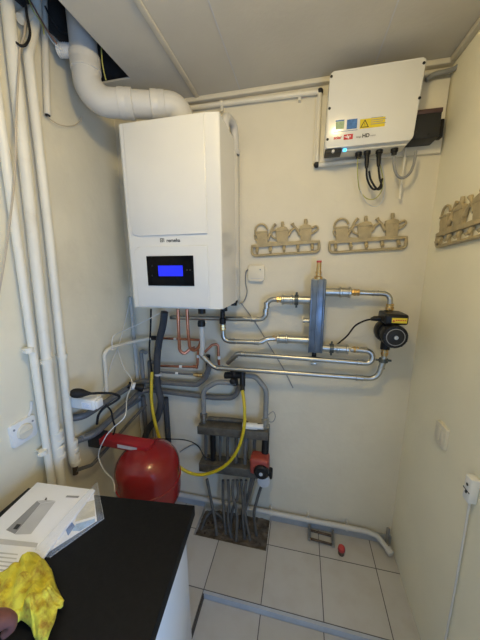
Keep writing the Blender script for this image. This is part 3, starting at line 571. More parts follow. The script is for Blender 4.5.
# circulation pump
t = thing('circulation_pump', 'black circulation pump with a yellow label among steel pipes', 'pump')
pc = V((.420, 1.40, 1.335))
bm = nb(); lathe(bm, [(.03, .035), (.050, .03), (.058, .012), (.058, -.014), (.052, -.03), (.050, -.032)], pc, (0, 1, 0), 28); tube(bm, [pc + V((0, 0, .10)), pc - V((0, -.0, .095))], .022, 16); link('volute', bm, 'black', t)
bm = nb(); lathe(bm, [(.045, .03), (.046, .034), (.046, .088), (.053, .092), (.053, .122), (.049, .128), (.02, .129)], pc, (0, -1, 0), 32); mo = link('motor', bm, 'black', t)
bm = nb(); lathe(bm, [(.034, .128), (.034, .132), (.028, .134)], pc, (0, -1, 0), 24); link('front_disc', bm, 'iso', mo)
bm = nb(); lathe(bm, [(.036, .128), (.036, .1305), (.039, .1305), (.039, .128)], pc, (0, -1, 0), 28); link('front_ring', bm, 'greytxt', mo)
for k in range(10):
    a = 2 * PI * k / 10; bm = nb(); box(bm, (-.003, 0, .040), (.003, .002, .050)); xform(bm, Matrix.Translation(pc + V((0, -.131, 0))) @ Matrix.Rotation(a, 4, 'Y')); link('cooling_rib', bm, 'iso', mo)
bm = nb(); lathe(bm, [(.009, .133), (.009, .139)], pc, (0, -1, 0), 16); link('bleed_screw', bm, 'steel2', mo)
bm = nb(); box(bm, (pc.x - .045, pc.y - .112, pc.z + .052), (pc.x + .052, pc.y + .01, pc.z + .100), .010, 3); tb = link('terminal_box', bm, 'black', t)
bm = nb(); box(bm, (pc.x - .018, pc.y - .1135, pc.z + .062), (pc.x + .044, pc.y - .111, pc.z + .085)); lb = link('warning_label', bm, 'yel_lab', tb); lb['label'] = 'yellow warning label'
bm = nb()
for k in range(5): box(bm, (pc.x - .002 + k * .009, pc.y - .1141, pc.z + .072), (pc.x + .004 + k * .009, pc.y - .1133, pc.z + .077))
prism(bm, [(-.015, .067), (-.005, .067), (-.010, .079)], (pc.x, pc.y - .1133, pc.z), (1, 0, 0), (0, 0, 1), (0, -1, 0), .0007)
link('printed_marks', bm, 'redtxt', lb)
bm = nb(); tube(bm, [pc + V((-.048, -.05, .068)), pc + V((-.075, -.05, .068)), pc + V((-.09, -.05, .064))], .012, 12, [.013, .012, .007]); link('cable_gland', bm, 'black', t)
bm = nb(); tube(bm, spline([pc + V((-.085, -.05, .065)), on_y(364, 321, 1.37), on_y(355, 326, 1.40), on_y(347, 336, 1.43), on_y(337, 344.5, 1.45)]), .0042, 8); link('cable', bm, 'blackm', t)

# ================================================================== UNDERFLOOR MANIFOLD
t = thing('floor_heating_manifold', 'dusty grey two-bar heating manifold with a red pump at the right', 'manifold')
x0, x1 = -.578, -.150; rise = .030
def tilt(bm): xform(bm, Matrix(((1, 0, 0, 0), (0, 1, 0, 0), (.045, 0, 1, -.045 * x0), (0, 0, 0, 1)))); return bm
bm = nb(); box(bm, (x0, 1.345, .655), (x1, 1.435, .708), .004); ub = link('upper_bar', tilt(bm), 'manifold', t)
bm = nb(); box(bm, (x0, 1.345, .395), (x1, 1.435, .455), .004); lb2 = link('lower_bar', tilt(bm), 'manifold', t)
for x, r, mm in ((-.545, .010, 'dusty'), (-.498, .017, 'black'), (-.452, .009, 'dusty'), (-.405, .010, 'dusty'), (-.350, .012, 'dusty'), (-.292, .013, 'greypipe'), (-.24, .010, 'dusty')):
    bm = nb(); tube(bm, [(x, 1.39, .45), (x + .006, 1.39, .665)], r, 12); link('link_tube', bm, mm, t)
c = V((-.255, 1.37, .74)); bm = nb(); tube(bm, [c + V((-.045, 0, -.003)), c + V((.04, 0, .002))], .019, 16); tube(bm, [c + V((.03, 0, 0)), c + V((.075, 0, .004))], .015, 16); link('white_sleeve', bm, 'whitepl', t)
bm = nb(); tube(bm, [(-.53, 1.412, .728), (-.40, 1.412, .735), (-.29, 1.412, .738)], .014, 14); link('dirty_pipe', bm, 'manifold', t)
for x in (-.552, -.172):
    bm = nb(); lathe(bm, [(.022, 0), (.022, .024), (.016, .026), (.016, .038), (.023, .040), (.023, .066), (.016, .070)], (x, 1.395, .70 + .045 * (x - x0)), (0, 0, 1), 10); link('union_nut', bm, 'steel2', t)
rp = V((-.186, 1.31, .545))
bm = nb(); box(bm, rp + V((-.058, -.03, -.052)), rp + V((.048, .055, .050)), .016, 3); pm = link('red_pump', bm, 'redpump', t); pm['label'] = 'red pump housing'
bm = nb(); lathe(bm, [(.042, .02), (.042, .042), (.034, .050), (.012, .051)], rp + V((.010, 0, -.018)), (0, -1, 0), 24); pk = link('pump_dial', bm, 'black', pm)
bm = nb(); prism(bm, [(-.008, -.008), (.008, -.008), (.008, .008), (0, .014), (-.008, .008)], rp + V((.010, -.050, -.018)), (1, 0, 0), (0, 0, 1), (0, -1, 0), .003); link('dial_mark', bm, 'greylight', pk) if False else bm.free()
bm = nb(); lathe(bm, [(.010, .05), (.010, .055)], rp + V((.010, 0, -.018)), (0, -1, 0), 12); link('dial_centre', bm, 'greylight', pm)
bm = nb(); tube(bm, [rp + V((.02, .04, .04)), V((rp.x + .02, 1.38, .70))], .021, 16); link('pump_inlet', bm, 'black', t)
bm = nb(); lathe(bm, [(.032, .0), (.036, .004), (.036, .022), (.030, .026), (.008, .027)], V((-.168, 1.338, .425)), (0, -1, .25), 24); link('dial_gauge', bm, 'greylight', t)['label'] = 'pale grey dial gauge'
bm = nb(); box(bm, (-.235, 1.385, .385), (-.125, 1.43, .44), .008); link('pump_outlet_block', bm, 'black', t)
loop = [V((-.165, 1.39, .80)), V((-.13, 1.40, .83)), V((-.115, 1.40, .80)), V((-.13, 1.40, .765)), V((-.16, 1.39, .77))]
bm = nb(); tube(bm, spline(loop), .0025, 8); link('capillary_wire', bm, 'greyconduit', t)
for x in (-.52, -.30):
    bm = nb(); box(bm, (x - .012, 1.435, .42), (x + .012, 1.48, .70), .002); link('wall_bracket', bm, 'manifold', t)
# feed pipes
run('feed_pipe', 'left grey feed pipe arching from the black valve to the manifold', [V((-.345, 1.395, .985)), V((-.46, 1.395, .985)), V((-.552, 1.40, .92)), V((-.552, 1.40, .765))], .0150, 'greypipe2', .085, group='grey arched pipes feeding the manifold')
run('feed_pipe', 'right grey feed pipe arching from the black valve to the manifold', [V((-.30, 1.41, 1.03)), V((-.235, 1.41, 1.035)), V((-.168, 1.40, .96)), V((-.172, 1.40, .785))], .0150, 'greypipe2', .075, group='grey arched pipes feeding the manifold')
t = thing('black_valve_block', 'black valve cluster with the yellow hose hanging from it', 'valve')
vc = on_y(236, 379, 1.38)
bm = nb(); tube(bm, [vc + V((-.06, .02, .01)), vc + V((.05, .02, .02))], .020, 14); tube(bm, [vc + V((-.02, .02, .05)), vc + V((-.01, .02, -.045))], .02, 14); tube(bm, [vc + V((.035, .015, .045)), vc + V((.038, 0, -.04))], .016, 14); link('body', bm, 'black', t)
bm = nb(); lathe(bm, [(.012, 0), (.02, .004), (.02, .02), (.014, .024)], vc + V((-.075, .02, .008)), (1, 0, 0), 10); link('turning_cap', bm, 'blackm', t)
bm = nb(); lathe(bm, [(.018, 0), (.018, .02), (.012, .024)], vc + V((-.015, .0, -.01)), (0, -1, 0), 10); link('turning_cap', bm, 'blackm', t)
bm = nb(); tube(bm, [vc + V((.038, -.0, -.03)), vc + V((.042, -.02, -.06))], .013, 12); link('hose_tail', bm, 'blackm', t)
# yellow hose
run('yellow_hose', 'yellow filling hose looping from the black valve past the red vessel', [on_y(242.5, 390, 1.355), on_y(244.5, 408, 1.33), on_y(244, 428, 1.31), on_y(238, 449, 1.30), on_y(227, 464, 1.295), on_y(212, 472.5, 1.29), on_y(196, 474.5, 1.285), on_y(181, 468, 1.28), on_y(166, 452, 1.28), on_y(157, 430, 1.29), on_y(152, 405, 1.31), on_y(151.5, 385, 1.33), on_y(152, 372, 1.35)], .0092, 'yellow', cat='hose', cable=True)
# tubes into the floor
floorg = 'grey floor heating tubes below the manifold'
tubes = [((207, 479), (211, 500), (215, 520), (217, 538)), ((223, 480), (223, 500), (224, 515), (226, 536)), ((228, 480), (229, 500), (228, 520), (232, 541)), ((233, 480), (233, 495), (237, 515), (236, 543)),
         ((237, 480), (238, 495), (232, 512), (230, 535)), ((241, 480), (243, 500), (243, 520), (245, 541)), ((246, 480), (245, 500), (246, 520), (251, 543)), ((252, 476), (248, 495), (243, 508), (240, 530)),
         ((254, 478), (249, 498), (245, 515), (250, 538)), ((262, 484), (257, 500), (254, 515), (257, 538))]
words_ = ['leftmost grey tube bending down from the manifold into the floor', 'second grey tube from the left under the manifold', 'third grey tube from the left under the manifold', 'fourth grey tube from the left under the manifold', 'fifth grey tube from the left crossing behind its neighbours', 'sixth grey tube from the left under the manifold', 'seventh grey tube from the left under the manifold', 'eighth grey tube slanting left under the red pump', 'ninth grey tube slanting left beneath the pump outlet', 'rightmost grey tube hanging from the pale dial gauge']
for k, q in enumerate(tubes):
    e = on_z(q[3][0], q[3][1], -.03); Ys = [1.385, 1.40 - .02 * (k % 2), 1.39 - .02 * ((k + 1) % 3), None]
    Ys[1] = (1.385 * 2 + min(e.y, 1.42)) / 3; Ys[2] = (1.385 + 2 * min(e.y, 1.42)) / 3
    p = [on_y(q[i][0], q[i][1], Ys[i]) for i in range(3)] + [e]
    bm = nb(); tube(bm, spline(p), .0092, 12); single('floor_tube', bm, 'dusty', words_[k], 'tube', floorg)
bm = nb(); tube(bm, spline([on_z(201, 527, 0) + V((0, 0, -.02)), on_z(207, 520, 0) + V((0, 0, .035)), on_z(214, 518, 0) + V((0, -.0, .05)), on_z(222, 522, 0) + V((0, 0, .03)), on_z(228, 528, 0) + V((0, 0, -.02))]), .009, 10); single('floor_tube', bm, 'dusty', 'low arched grey tube end over the dark hole in the floor', 'tube', floorg)

# ================================================================== BASE OF THE BACK WALL
t = thing('skirting_pipe', 'white pipe running along the foot of the back wall to the right corner', 'pipe')
Yp = 1.45
bm = nb(); tube(bm, fillet([V((-.82, Yp, .085)), V((-.19, Yp, .080)), V((.44, Yp, .080)), V((.50, 1.44, .075)), V((.555, 1.36, .055))], .05), .0145, 16); link('tube', bm, 'pvc', t)
for x in (-.135, .10, .33):
    bm = nb(); lathe(bm, [(.0147, -.007), (.0185, -.007), (.0185, .007), (.0147, .007)], (x, Yp, .08), (1, 0, 0), 16); box(bm, (x - .004, Yp, .085), (x + .004, YB, .115)); link('pipe_clip', bm, 'pvc', t)
bm = nb(); lathe(bm, [(.0147, 0), (.019, .002), (.019, .03), (.0147, .032)], (.555, 1.36, .055), (-.5, .8, .17), 16); link('end_collar', bm, 'pvc', t)
t = thing('corner_bracket', 'small metal bracket standing in the right floor corner', 'bracket')
bm = nb(); box(bm, (.535, 1.435, 0), (.575, 1.46, .008), .002); box(bm, (.548, 1.448, .006), (.566, 1.458, .13), .002); link('plate', bm, 'greyconduit', t)
t = thing('metal_pipe_clamp', 'rusty double-rod metal clamp lying on the floor tiles', 'clamp')
c0 = on_z(309, 540, 0); c1 = on_z(333, 546.5, 0); ux = (c1 - c0).normalized(); uy = V((-ux.y, ux.x, 0)); L = (c1 - c0).length
for v_ in (0, .055):
    bm = nb(); tube(bm, [c0 + uy * v_ + V((0, 0, .012)), c1 + uy * v_ + V((0, 0, .012))], .007, 12); link('rod', bm, 'rust', t)
for p in (c0, c1):
    bm = nb(); tube(bm, [p - uy * .01 + V((0, 0, .012)), p + uy * .07 + V((0, 0, .012))], .009, 10); tube(bm, [p + uy * .055 + V((0, 0, .012)), p + uy * .058 + V((0, 0, .05))], .006, 8); link('end_lug', bm, 'steel2', t)
t = thing('red_capped_tube', 'small brown tube with a red cap on the floor', 'cap')
c = on_z(341, 554, 0); bm = nb(); lathe(bm, [(.016, .001), (.017, .006), (.0165, .03)], c, (0, 0, 1), 14); link('tube', bm, 'rust', t)
bm = nb(); lathe(bm, [(.020, .03), (.021, .034), (.018, .05), (.008, .056)], c, (0, 0, 1), 14); link('cap', bm, 'redcap', t)

# ================================================================== COAT RACKS
def make_rack():
    t = thing('coat_rack', '', 'coat rack', 'watering can coat racks', settle=False)
    k = .000875
    def P(x, y): return V(((x - 40) * k, 0, (245 - y) * k))
    def P2(x, y): q = P(x, y); return (q.x, q.z)
    def plate(bm, poly, y0, d): prism(bm, [P2(*p) for p in poly], (0, y0, 0), (1, 0, 0), (0, 0, 1), (0, -1, 0), d, .0015)
    ux, uz = V((1, 0, 0)), V((0, 0, 1))
    bm = nb(); plate(bm, [(36, 180), (50, 176), (110, 172), (150, 165), (170, 170), (300, 174), (340, 172), (380, 175), (436, 180), (438, 193), (400, 194), (60, 194), (38, 193)], -.002, .016); link('upper_rail', bm, 'rack', t)
    bm = nb(); q = spline([P(42, 178) + V((0, -.010, 0)), P(37, 214) + V((0, -.010, 0)), P(42, 234) + V((0, -.010, 0)), P(62, 243) + V((0, -.010, 0)), P(130, 243) + V((0, -.010, 0)), P(235, 243) + V((0, -.010, 0)), P(340, 243) + V((0, -.010, 0)), P(412, 243) + V((0, -.010, 0)), P(432, 234) + V((0, -.010, 0)), P(437, 214) + V((0, -.010, 0)), P(434, 180) + V((0, -.010, 0))], 5); tube(bm, q, .0072, 10); link('lower_rail', bm, 'rack', t)
    for x in (70, 152, 234, 316, 398):
        bm = nb(); c = P(x, 208)
        tube(bm, [c + V((0, -.004, .008)), c + V((0, -.012, .0)), c + V((0, -.017, -.012)), c + V((0, -.022, -.016)), c + V((0, -.026, -.008))], .005, 10, [.009, .0085, .0065, .006, .0075]); tube(bm, [c + V((0, -.008, .008)), P(x, 241) + V((0, -.010, 0))], .0055, 8); link('hook', bm, 'rack', t)
    Y = V((0, -.011, 0))
    bm = nb(); plate(bm, [(70, 106), (134, 106), (138, 176), (72, 176)], -.003, .016); plate(bm, [(66, 102), (138, 102), (138, 112), (66, 112)], -.003, .019)
    tube(bm, [P(100 + 38 * math.cos(a), 100 - 40 * math.sin(a)) + Y for a in [PI * (1.25 - .1 * i) for i in range(13)]], .0052, 8); tube(bm, [P(136, 150) + Y, P(158, 112) + Y, P(172, 82) + Y, P(188, 66) + Y], .006, 8, [.009, .0065, .0055, .008]); tube(bm, spline([P(72, 110) + Y, P(58, 122) + Y, P(62, 145) + Y, P(74, 155) + Y]), .004, 8); link('watering_can', bm, 'rack', t)
    bm = nb(); plate(bm, [(186, 106), (262, 104), (256, 176), (192, 176)], -.003, .016); plate(bm, [(196, 92), (228, 84), (254, 92), (262, 110), (186, 110)], -.003, .019)
    tube(bm, [P(228, 88) + Y, P(228, 74) + Y, P(228, 56) + Y], .006, 8, [.005, .009, .007]); tube(bm, spline([P(190, 102) + Y, P(168, 104) + Y, P(160, 124) + Y, P(172, 144) + Y, P(192, 150) + Y]), .005, 8); tube(bm, [P(258, 140) + Y, P(276, 112) + Y, P(300, 98) + Y], .006, 8, [.009, .0065, .005]); link('watering_can', bm, 'rack', t)
    bm = nb(); plate(bm, [(326, 106), (396, 104), (390, 176), (334, 176)], -.003, .016); plate(bm, [(330, 92), (362, 82), (390, 92), (398, 110), (324, 110)], -.003, .019)
    tube(bm, [P(362, 86) + Y, P(362, 72) + Y, P(362, 54) + Y], .007, 8, [.006, .010, .008]); tube(bm, spline([P(394, 108) + Y, P(420, 98) + Y, P(430, 112) + Y, P(412, 130) + Y, P(394, 140) + Y]), .005, 8); tube(bm, [P(330, 142) + Y, P(308, 104) + Y, P(292, 86) + Y, P(284, 72) + Y], .006, 8, [.010, .0065, .006, .010]); link('watering_can', bm, 'rack', t)
    return t
def copy_tree(o, parent=None):
    c = o.copy(); COL.objects.link(c); c.parent = parent
    for ch in list(o.children): copy_tree(ch, c)
    return c
rk = make_rack(); q = on_y(253.5, 257, 1.46); rk.location = (q.x - .006, YB - .0005, q.z + .004); rk.rotation_euler = (0, -math.radians(2.7), 0)
rk['label'] = 'beige watering can coat rack on the back wall nearer the boiler'
r2 = copy_tree(rk); q = on_y(331, 253.5, 1.46); r2.location = (q.x - .004, YB - .0005, q.z + .002); r2['label'] = 'beige watering can coat rack on the back wall below the inverter'
r3 = copy_tree(rk); r3.location = (XR - .0005, 1.375, 1.725); r3.rotation_euler = Euler((math.radians(0), -math.radians(3.2), -PI / 2)); r3['label'] = 'beige watering can coat rack on the right wall, cut by the picture edge'

# ================================================================== THERMOSTAT
t = thing('room_thermostat', 'small square white control box right of the boiler under a coat rack', 'thermostat')
tc_ = V((-.241, YB, 1.611)); bm = nb(); prism(bm, rrect(-.044, -.043, .044, .043, .012), tc_ + V((0, -.0004, 0)), (1, 0, 0), (0, 0, 1), (0, -1, 0), .022, .005); link('housing', bm, 'plastic', t)
bm = nb(); lathe(bm, [(.004, .021), (.004, .0235)], tc_ + V((.022, 0, .020)), (0, -1, 0), 10); link('button', bm, 'greytxt', t)
bm = nb(); box(bm, tc_ + V((-.03, -.0235, -.028)), tc_ + V((.03, -.021, -.026))); link('seam', bm, 'greylight', t)
wire('control_cable', 'grey cable curving from the thermostat down beside the boiler', [on_y(249, 269, 1.472), on_y(246, 272, 1.472), on_y(245.5, 282, 1.472), on_y(247, 292, 1.472), on_y(244, 301, 1.472), on_y(239, 304, 1.44)], .0034, 'greyconduit')
wire('control_cable', 'thin grey cable slanting down the back wall behind the steel pipes', [on_y(241, 303, 1.47), on_y(250, 315, 1.473), on_y(260, 330, 1.473), on_y(270, 347, 1.473), on_y(283, 368, 1.473), on_y(293, 388, 1.473)], .003, 'greyconduit')

# ================================================================== INVERTER
t = thing('solar_inverter', 'white solar inverter box with stickers, high on the back wall', 'inverter')
IZ0, IZ1, IY = 2.136, 2.434, 1.335
def ipl(x, z): return (x, z)
poly = []
for (cx, cz, a0) in ((.091, IZ0 + .026, PI), (.409, IZ0 + .028, 1.5 * PI), (.428, IZ1 - .012, 0), (.098, IZ1 - .012, .5 * PI)):
    for k in range(6): a = a0 + k / 5 * PI / 2; poly.append((cx + .013 * math.cos(a), cz + .013 * math.sin(a)))
bm = nb(); prism(bm, poly, (0, 1.435, 0), (1, 0, 0), (0, 0, 1), (0, -1, 0), 1.435 - IY, .006); body = link('housing', bm, 'white', t)
def fp(px, py): q = on_y(px, py, IY); return q
for (px, py) in ((331.5, 76.5), (329.5, 108.5), (327.5, 139.5), (424, 63), (419.5, 98), (415.5, 131.5)):
    c = fp(px, py); bm = nb(); lathe(bm, [(.0055, 0), (.0055, .0012), (.003, .0013), (.003, .0006)], (c.x, IY - .0002, c.z), (0, -1, 0), 14); link('cover_screw', bm, 'iso', body)
def sticker(name, x0, y0, x1, y1, mm, lift=.0006):
    a = fp(x0, y1); b = fp(x1, y0); bm = nb(); box(bm, (a.x, IY - lift, a.z), (b.x, IY - .0001, b.z)); return link(name, bm, mm, t)
sticker('yellow_sticker', 359.5, 116.5, 385.5, 129, 'yel_lab')['label'] = 'yellow warning sticker'
st = sticker('blue_sticker', 346.5, 118.5, 357.5, 129.5, 'bluephoto'); st['label'] = 'blue picture sticker'
sticker('green_sticker', 335.5, 121, 344.5, 129.5, 'greensticker')['label'] = 'pale green and white sticker'
sticker('dark_strip', 333.5, 130, 357.5, 132.2, 'bluephoto'); sticker('white_strip', 335.5, 119.5, 344.5, 121.8, 'bluephoto', .0008)
a = fp(360, 129); bm = nb(); prism(bm, [(.0, .004), (.034, .004), (.017, .034)], (a.x, IY - .0005, a.z), (1, 0, 0), (0, 0, 1), (0, -1, 0), .0004); tri = link('warning_triangle', bm, 'blacktxt', t)
bm = nb(); prism(bm, [(.005, .0065), (.029, .0065), (.017, .028)], (a.x, IY - .0008, a.z), (1, 0, 0), (0, 0, 1), (0, -1, 0), .0004); link('triangle_field', bm, 'yel_lab', tri)
bm = nb(); prism(bm, [(.016, .008), (.019, .015), (.0165, .0155), (.0185, .024), (.0145, .016), (.017, .0155)], (a.x, IY - .0011, a.z), (1, 0, 0), (0, 0, 1), (0, -1, 0), .0004); link('bolt_sign', bm, 'blacktxt', tri)
bm = nb()
for k in range(4): box(bm, (a.x + .040, IY - .0009, a.z + .012 + k * .0075), (a.x + .098 - .012 * (k % 2), IY - .0004, a.z + .0145 + k * .0075))
link('printed_lines', bm, 'greytxt', t)
c = fp(333.5, 139.5); text_mesh('lettering', 'solar', .0165, 'redtxt', t, (c.x, IY - .0006, c.z), (1, 0, .0), (0, 0, 1), .0006)
r0 = fp(343.5, 140); r1 = fp(353, 133.8); bm = nb(); box(bm, (r0.x, IY - .0007, r0.z), (r1.x, IY - .0002, r1.z)); link('red_logo_box', bm, 'redtxt', t)
text_mesh('lettering', 'edge', .0145, 'paper', t, (r0.x + .002, IY - .0011, r0.z + .007), (1, 0, 0), (0, 0, 1), .0004)
c = fp(356.2, 138); text_mesh('lettering', 'Single', .0085, 'blacktxt', t, (c.x, IY - .0006, c.z), (1, 0, 0), (0, 0, 1))
c = fp(362, 137.6); text_mesh('lettering', 'HD', .0195, 'blacktxt', t, (c.x, IY - .0006, c.z), (1, 0, 0), (0, 0, 1), .0006)
c = fp(370, 136.4); text_mesh('lettering', 'wave', .0105, 'greytxt', t, (c.x, IY - .0006, c.z), (1, 0, 0), (0, 0, 1))
bm = nb(); box(bm, (.084, 1.358, 2.140), (.408, 1.432, 2.152), .004); tr = link('connection_tray', bm, 'plastic', t)
bm = nb(); box(bm, (.080, 1.340, 2.132), (.150, 1.40, 2.1475), .003); link('display_strip', bm, 'iso', t)
c = on_y(344.5, 150, 1.333); bm = nb(); box(bm, (c.x - .006, 1.331, c.z - .006), (c.x + .008, 1.337, c.z + .006), .002); link('status_light', bm, 'led', t)['label'] = 'blue status light'
c = on_y(333, 151.5, 1.333); bm = nb(); lathe(bm, [(.006, 0), (.006, .012)], (c.x, 1.338, c.z), (0, -1, 0), 10); link('toggle_switch', bm, 'greylight', t)
for (px, Y, mm) in ((358.5, 1.39, 'black'), (367, 1.385, 'black'), (379, 1.385, 'black'), (394, 1.385, 'black')):
    c = on_y(px, 154, Y); bm = nb(); lathe(bm, [(.015, 0), (.015, -.012), (.011, -.016), (.011, -.024)], (c.x, Y, 2.141), (0, 0, 1), 10); link('cable_gland', bm, mm, t)
bm = nb(); box(bm, (.14, 1.434, 2.18), (.37, 1.4615, 2.40)); link('mounting_plate', bm, 'steel2', t)
# cables under the inverter
cy = 1.39
def loopc(name, lab, pts, r, mm, Y0=1.388, Y1_=1.44): return wire(name, lab, [on_y(x, y, Y0 + (Y1_ - Y0) * math.sin(PI * i / (len(pts) - 1))) for i, (x, y) in enumerate(pts)], r, mm, 'cable', 'cables hanging under the inverter')
loopc('earth_wire', 'yellow-green wire loop hanging under the inverter', [(358, 155), (357.5, 172), (359.5, 189), (366, 198), (374, 199), (381, 192), (383, 180), (380, 165), (376, 155)], .0022, 'greenwire')
loopc('thin_wire', 'thin grey wire loop hanging lowest under the inverter', [(360, 190), (366, 202), (374, 206.5), (381, 203), (385, 190), (384, 176), (381, 162), (379, 156)], .0018, 'greylight', 1.40, 1.44)
t = thing('solar_cable', 'left black cable hanging in a loop under the inverter', 'cable', 'cables hanging under the inverter')
p = [on_y(x, y, Y) for x, y, Y in ((367, 156, 1.385), (366.5, 168, 1.385), (367.5, 180, 1.395), (373, 189, 1.40), (379.5, 187, 1.395), (382.5, 178, 1.385))]
bm = nb(); tube(bm, spline(p), .0042, 10); link('lead', bm, 'blackm', t); bm = nb(); tube(bm, [p[0], p[0].lerp(p[1], .5), p[1]], .01, 12, [.009, .0095, .007]); link('connector', bm, 'black', t)
t = thing('solar_cable', 'right black cable hanging straight down under the inverter', 'cable', 'cables hanging under the inverter')
p = [on_y(x, y, Y) for x, y, Y in ((379, 154, 1.375), (378.5, 166, 1.37), (379.5, 177, 1.37), (381.5, 187, 1.375), (377, 189, 1.38), (371, 180, 1.38), (369, 171, 1.37))]
bm = nb(); tube(bm, spline(p), .0042, 10); link('lead', bm, 'blackm', t); bm = nb(); tube(bm, [p[0], p[0].lerp(p[1], .5), p[1]], .01, 12, [.009, .0095, .007]); link('connector', bm, 'black', t)
run('grey_mains_cable', 'thick grey cable looping from inverter to the black isolator box', [on_y(394, 156, 1.385), on_y(394, 165, 1.385), on_y(396.5, 174, 1.39), on_y(402, 178, 1.395), on_y(409, 174, 1.40), on_y(413.5, 165, 1.40), on_y(416, 151, 1.40)], .0058, 'greyconduit', cat='cable', group='cables hanging under the inverter', cable=True)
run('white_tube', 'straight thin white tube hanging below the inverter', [on_y(406, 148, 1.445), on_y(399.5, 199, 1.445)], .0055, 'conduit', cat='tube')
# isolator
t = thing('isolator_switch', 'dark grey isolator box behind the right edge of the inverter', 'isolator switch')
bm = nb(); box(bm, (.425, 1.375, 2.166), (.532, 1.4615, 2.270), .006); link('housing', bm, 'iso', t)
bm = nb(); box(bm, (.425, 1.372, 2.256), (.533, 1.4615, 2.274), .004); link('lid_edge', bm, 'maroon', t)
bm = nb(); lathe(bm, [(.018, 0), (.018, .015)], (.531, 1.43, 2.215), (1, 0, 0), 16); box(bm, (.543, 1.415, 2.178), (.560, 1.445, 2.25), .004); link('rotary_handle', bm, 'black', t)
bm = nb(); lathe(bm, [(.005, 0), (.005, .002)], (.49, 1.3748, 2.18), (0, -1, 0), 10); link('screw', bm, 'blackm', t)
bm = nb(); box(bm, (.035, 1.462, 2.135), (.578, 1.4795, 2.42), .002); single('mounting_board', bm, 'conduit', 'cream painted mounting board behind the inverter and isolator box', 'board')
# conduits
t = thing('wall_conduit', 'cream conduit under the ceiling dropping left of the inverter', 'conduit')
cz = 2.447
bm = nb(); tube(bm, fillet([V((-.79, 1.462, 2.45)), V((.052, 1.462, 2.437)), V((.052, 1.455, 2.125)), V((.26, 1.45, 2.13))], .014), .011, 14); link('tube', bm, 'conduit', t)
for p in (V((.052, 1.462, 2.437)), V((.052, 1.455, 2.127))):
    bm = nb(); bmesh.ops.create_uvsphere(bm, u_segments=14, v_segments=10, radius=.0145); xform(bm, Matrix.Translation(p)); link('elbow', bm, 'iso', t)['label'] = 'dark elbow fitting'
for x in (-.04, -.42):
    bm = nb(); lathe(bm, [(.0112, -.008), (.0145, -.008), (.0145, .008), (.0112, .008)], (x, 1.462, 2.4385 + (.052 - x) * .0154), (1, 0, 0), 14); box(bm, (x - .006, 1.457, 2.412), (x + .006, YB, 2.432)); link('pipe_clip', bm, 'conduit', t)
run('supply_cable', 'dark grey cable leaving the inverter for the ceiling corner on the right', [on_y(426, 80, 1.44), on_y(434, 74.5, 1.44), on_y(444, 72, 1.44), on_y(454, 69, 1.44), on_y(459, 65, 1.44), on_y(460, 60, 1.44)], .0095, 'greypipe2', cat='cable', cable=True)
run('corner_conduit', 'short cream conduit under the ceiling at the right corner', [V((.44, 1.462, 2.44)), V((.575, 1.462, 2.445))], .010, 'conduit', cat='conduit')

# ================================================================== RIGHT WALL
t = thing('light_switch', 'ivory double light switch on the right wall', 'light switch')
sc = V((XR, 1.123, .974)); bm = nb(); prism(bm, rrect(-.040, -.046, .040, .046, .008), sc + V((-.0004, 0, 0)), (0, -1, 0), (0, 0, 1), (-1, 0, 0), .012, .003); link('cover_plate', bm, 'plastic', t)
for s in (-1, 1):
    bm = nb(); box(bm, sc + V((-.0145, s * .0135 - .0125, -.030)), sc + V((-.010, s * .0135 + .0125, .030)), .003); link('rocker', bm, 'plastic', t)
t = thing('cable_coupler', 'white cable joint on the right wall with a cord running to the floor', 'cable joint')
jc = V((XR, .895, .928)); bm = nb(); box(bm, jc + V((-.028, -.016, -.045)), jc + V((-.0005, .018, .045)), .005); link('joint_box', bm, 'whitepl', t)
for z in (-.012, .016):
    bm = nb(); lathe(bm, [(.005, 0), (.005, .002)], jc + V((-.0275, 0, z)), (-1, 0, 0), 10); link('screw', bm, 'iso', t)
bm = nb(); box(bm, jc + V((-.0285, -.016, -.008)), jc + V((-.0275, .018, -.004))); link('split_line', bm, 'iso', t)
bm = nb(); tube(bm, [jc + V((-.012, 0, -.04)), V((XR - .006, .893, .5)), V((XR - .006, .888, .0))], .0035, 10); link('cord', bm, 'whitewire', t)
bm = nb(); tube(bm, [jc + V((-.012, 0, .04)), V((XR - .008, .915, 1.2))], .0055, 10); link('upper_cord', bm, 'whitewire', t) if False else bm.free()

# ================================================================== COUNTER
ZT = .85
t = thing('base_cabinet', 'white cabinet carrying the black worktop in the foreground', 'cabinet')
ang = math.atan2(.04, .34); rt = Matrix.Translation((-.327, .712, 0)) @ Matrix.Rotation(ang * .85, 4, 'Z')
# local frame: x toward right edge (0), y toward far edge (0)
def lc(bm): xform(bm, rt); return bm
bm = nb(); box(bm, (-.62, -1.02, .09), (-.045, -.02, .81)); link('carcass', lc(bm), 'cabinet', t)
bm = nb(); box(bm, (-.58, -1.0, .0), (-.09, -.05, .09)); link('plinth', lc(bm), 'cabinet', t)
for k, (y0, y1) in enumerate(((-.27, -.025), (-.64, -.274), (-1.015, -.644))):
    bm = nb(); box(bm, (-.0445, y0, .10), (-.026, y1, .805), .003); d = link('door', lc(bm), 'cabinet', t)
bm = nb(); prism(bm, [(-.688, -1.04), (0, -1.04), (0, 0), (-.636, -.0)], (0, 0, .8105), (1, 0, 0), (0, 1, 0), (0, 0, 1), ZT - .8105, .003); single('worktop', lc(bm), 'worktop', 'black laminate worktop in the left foreground', 'worktop')

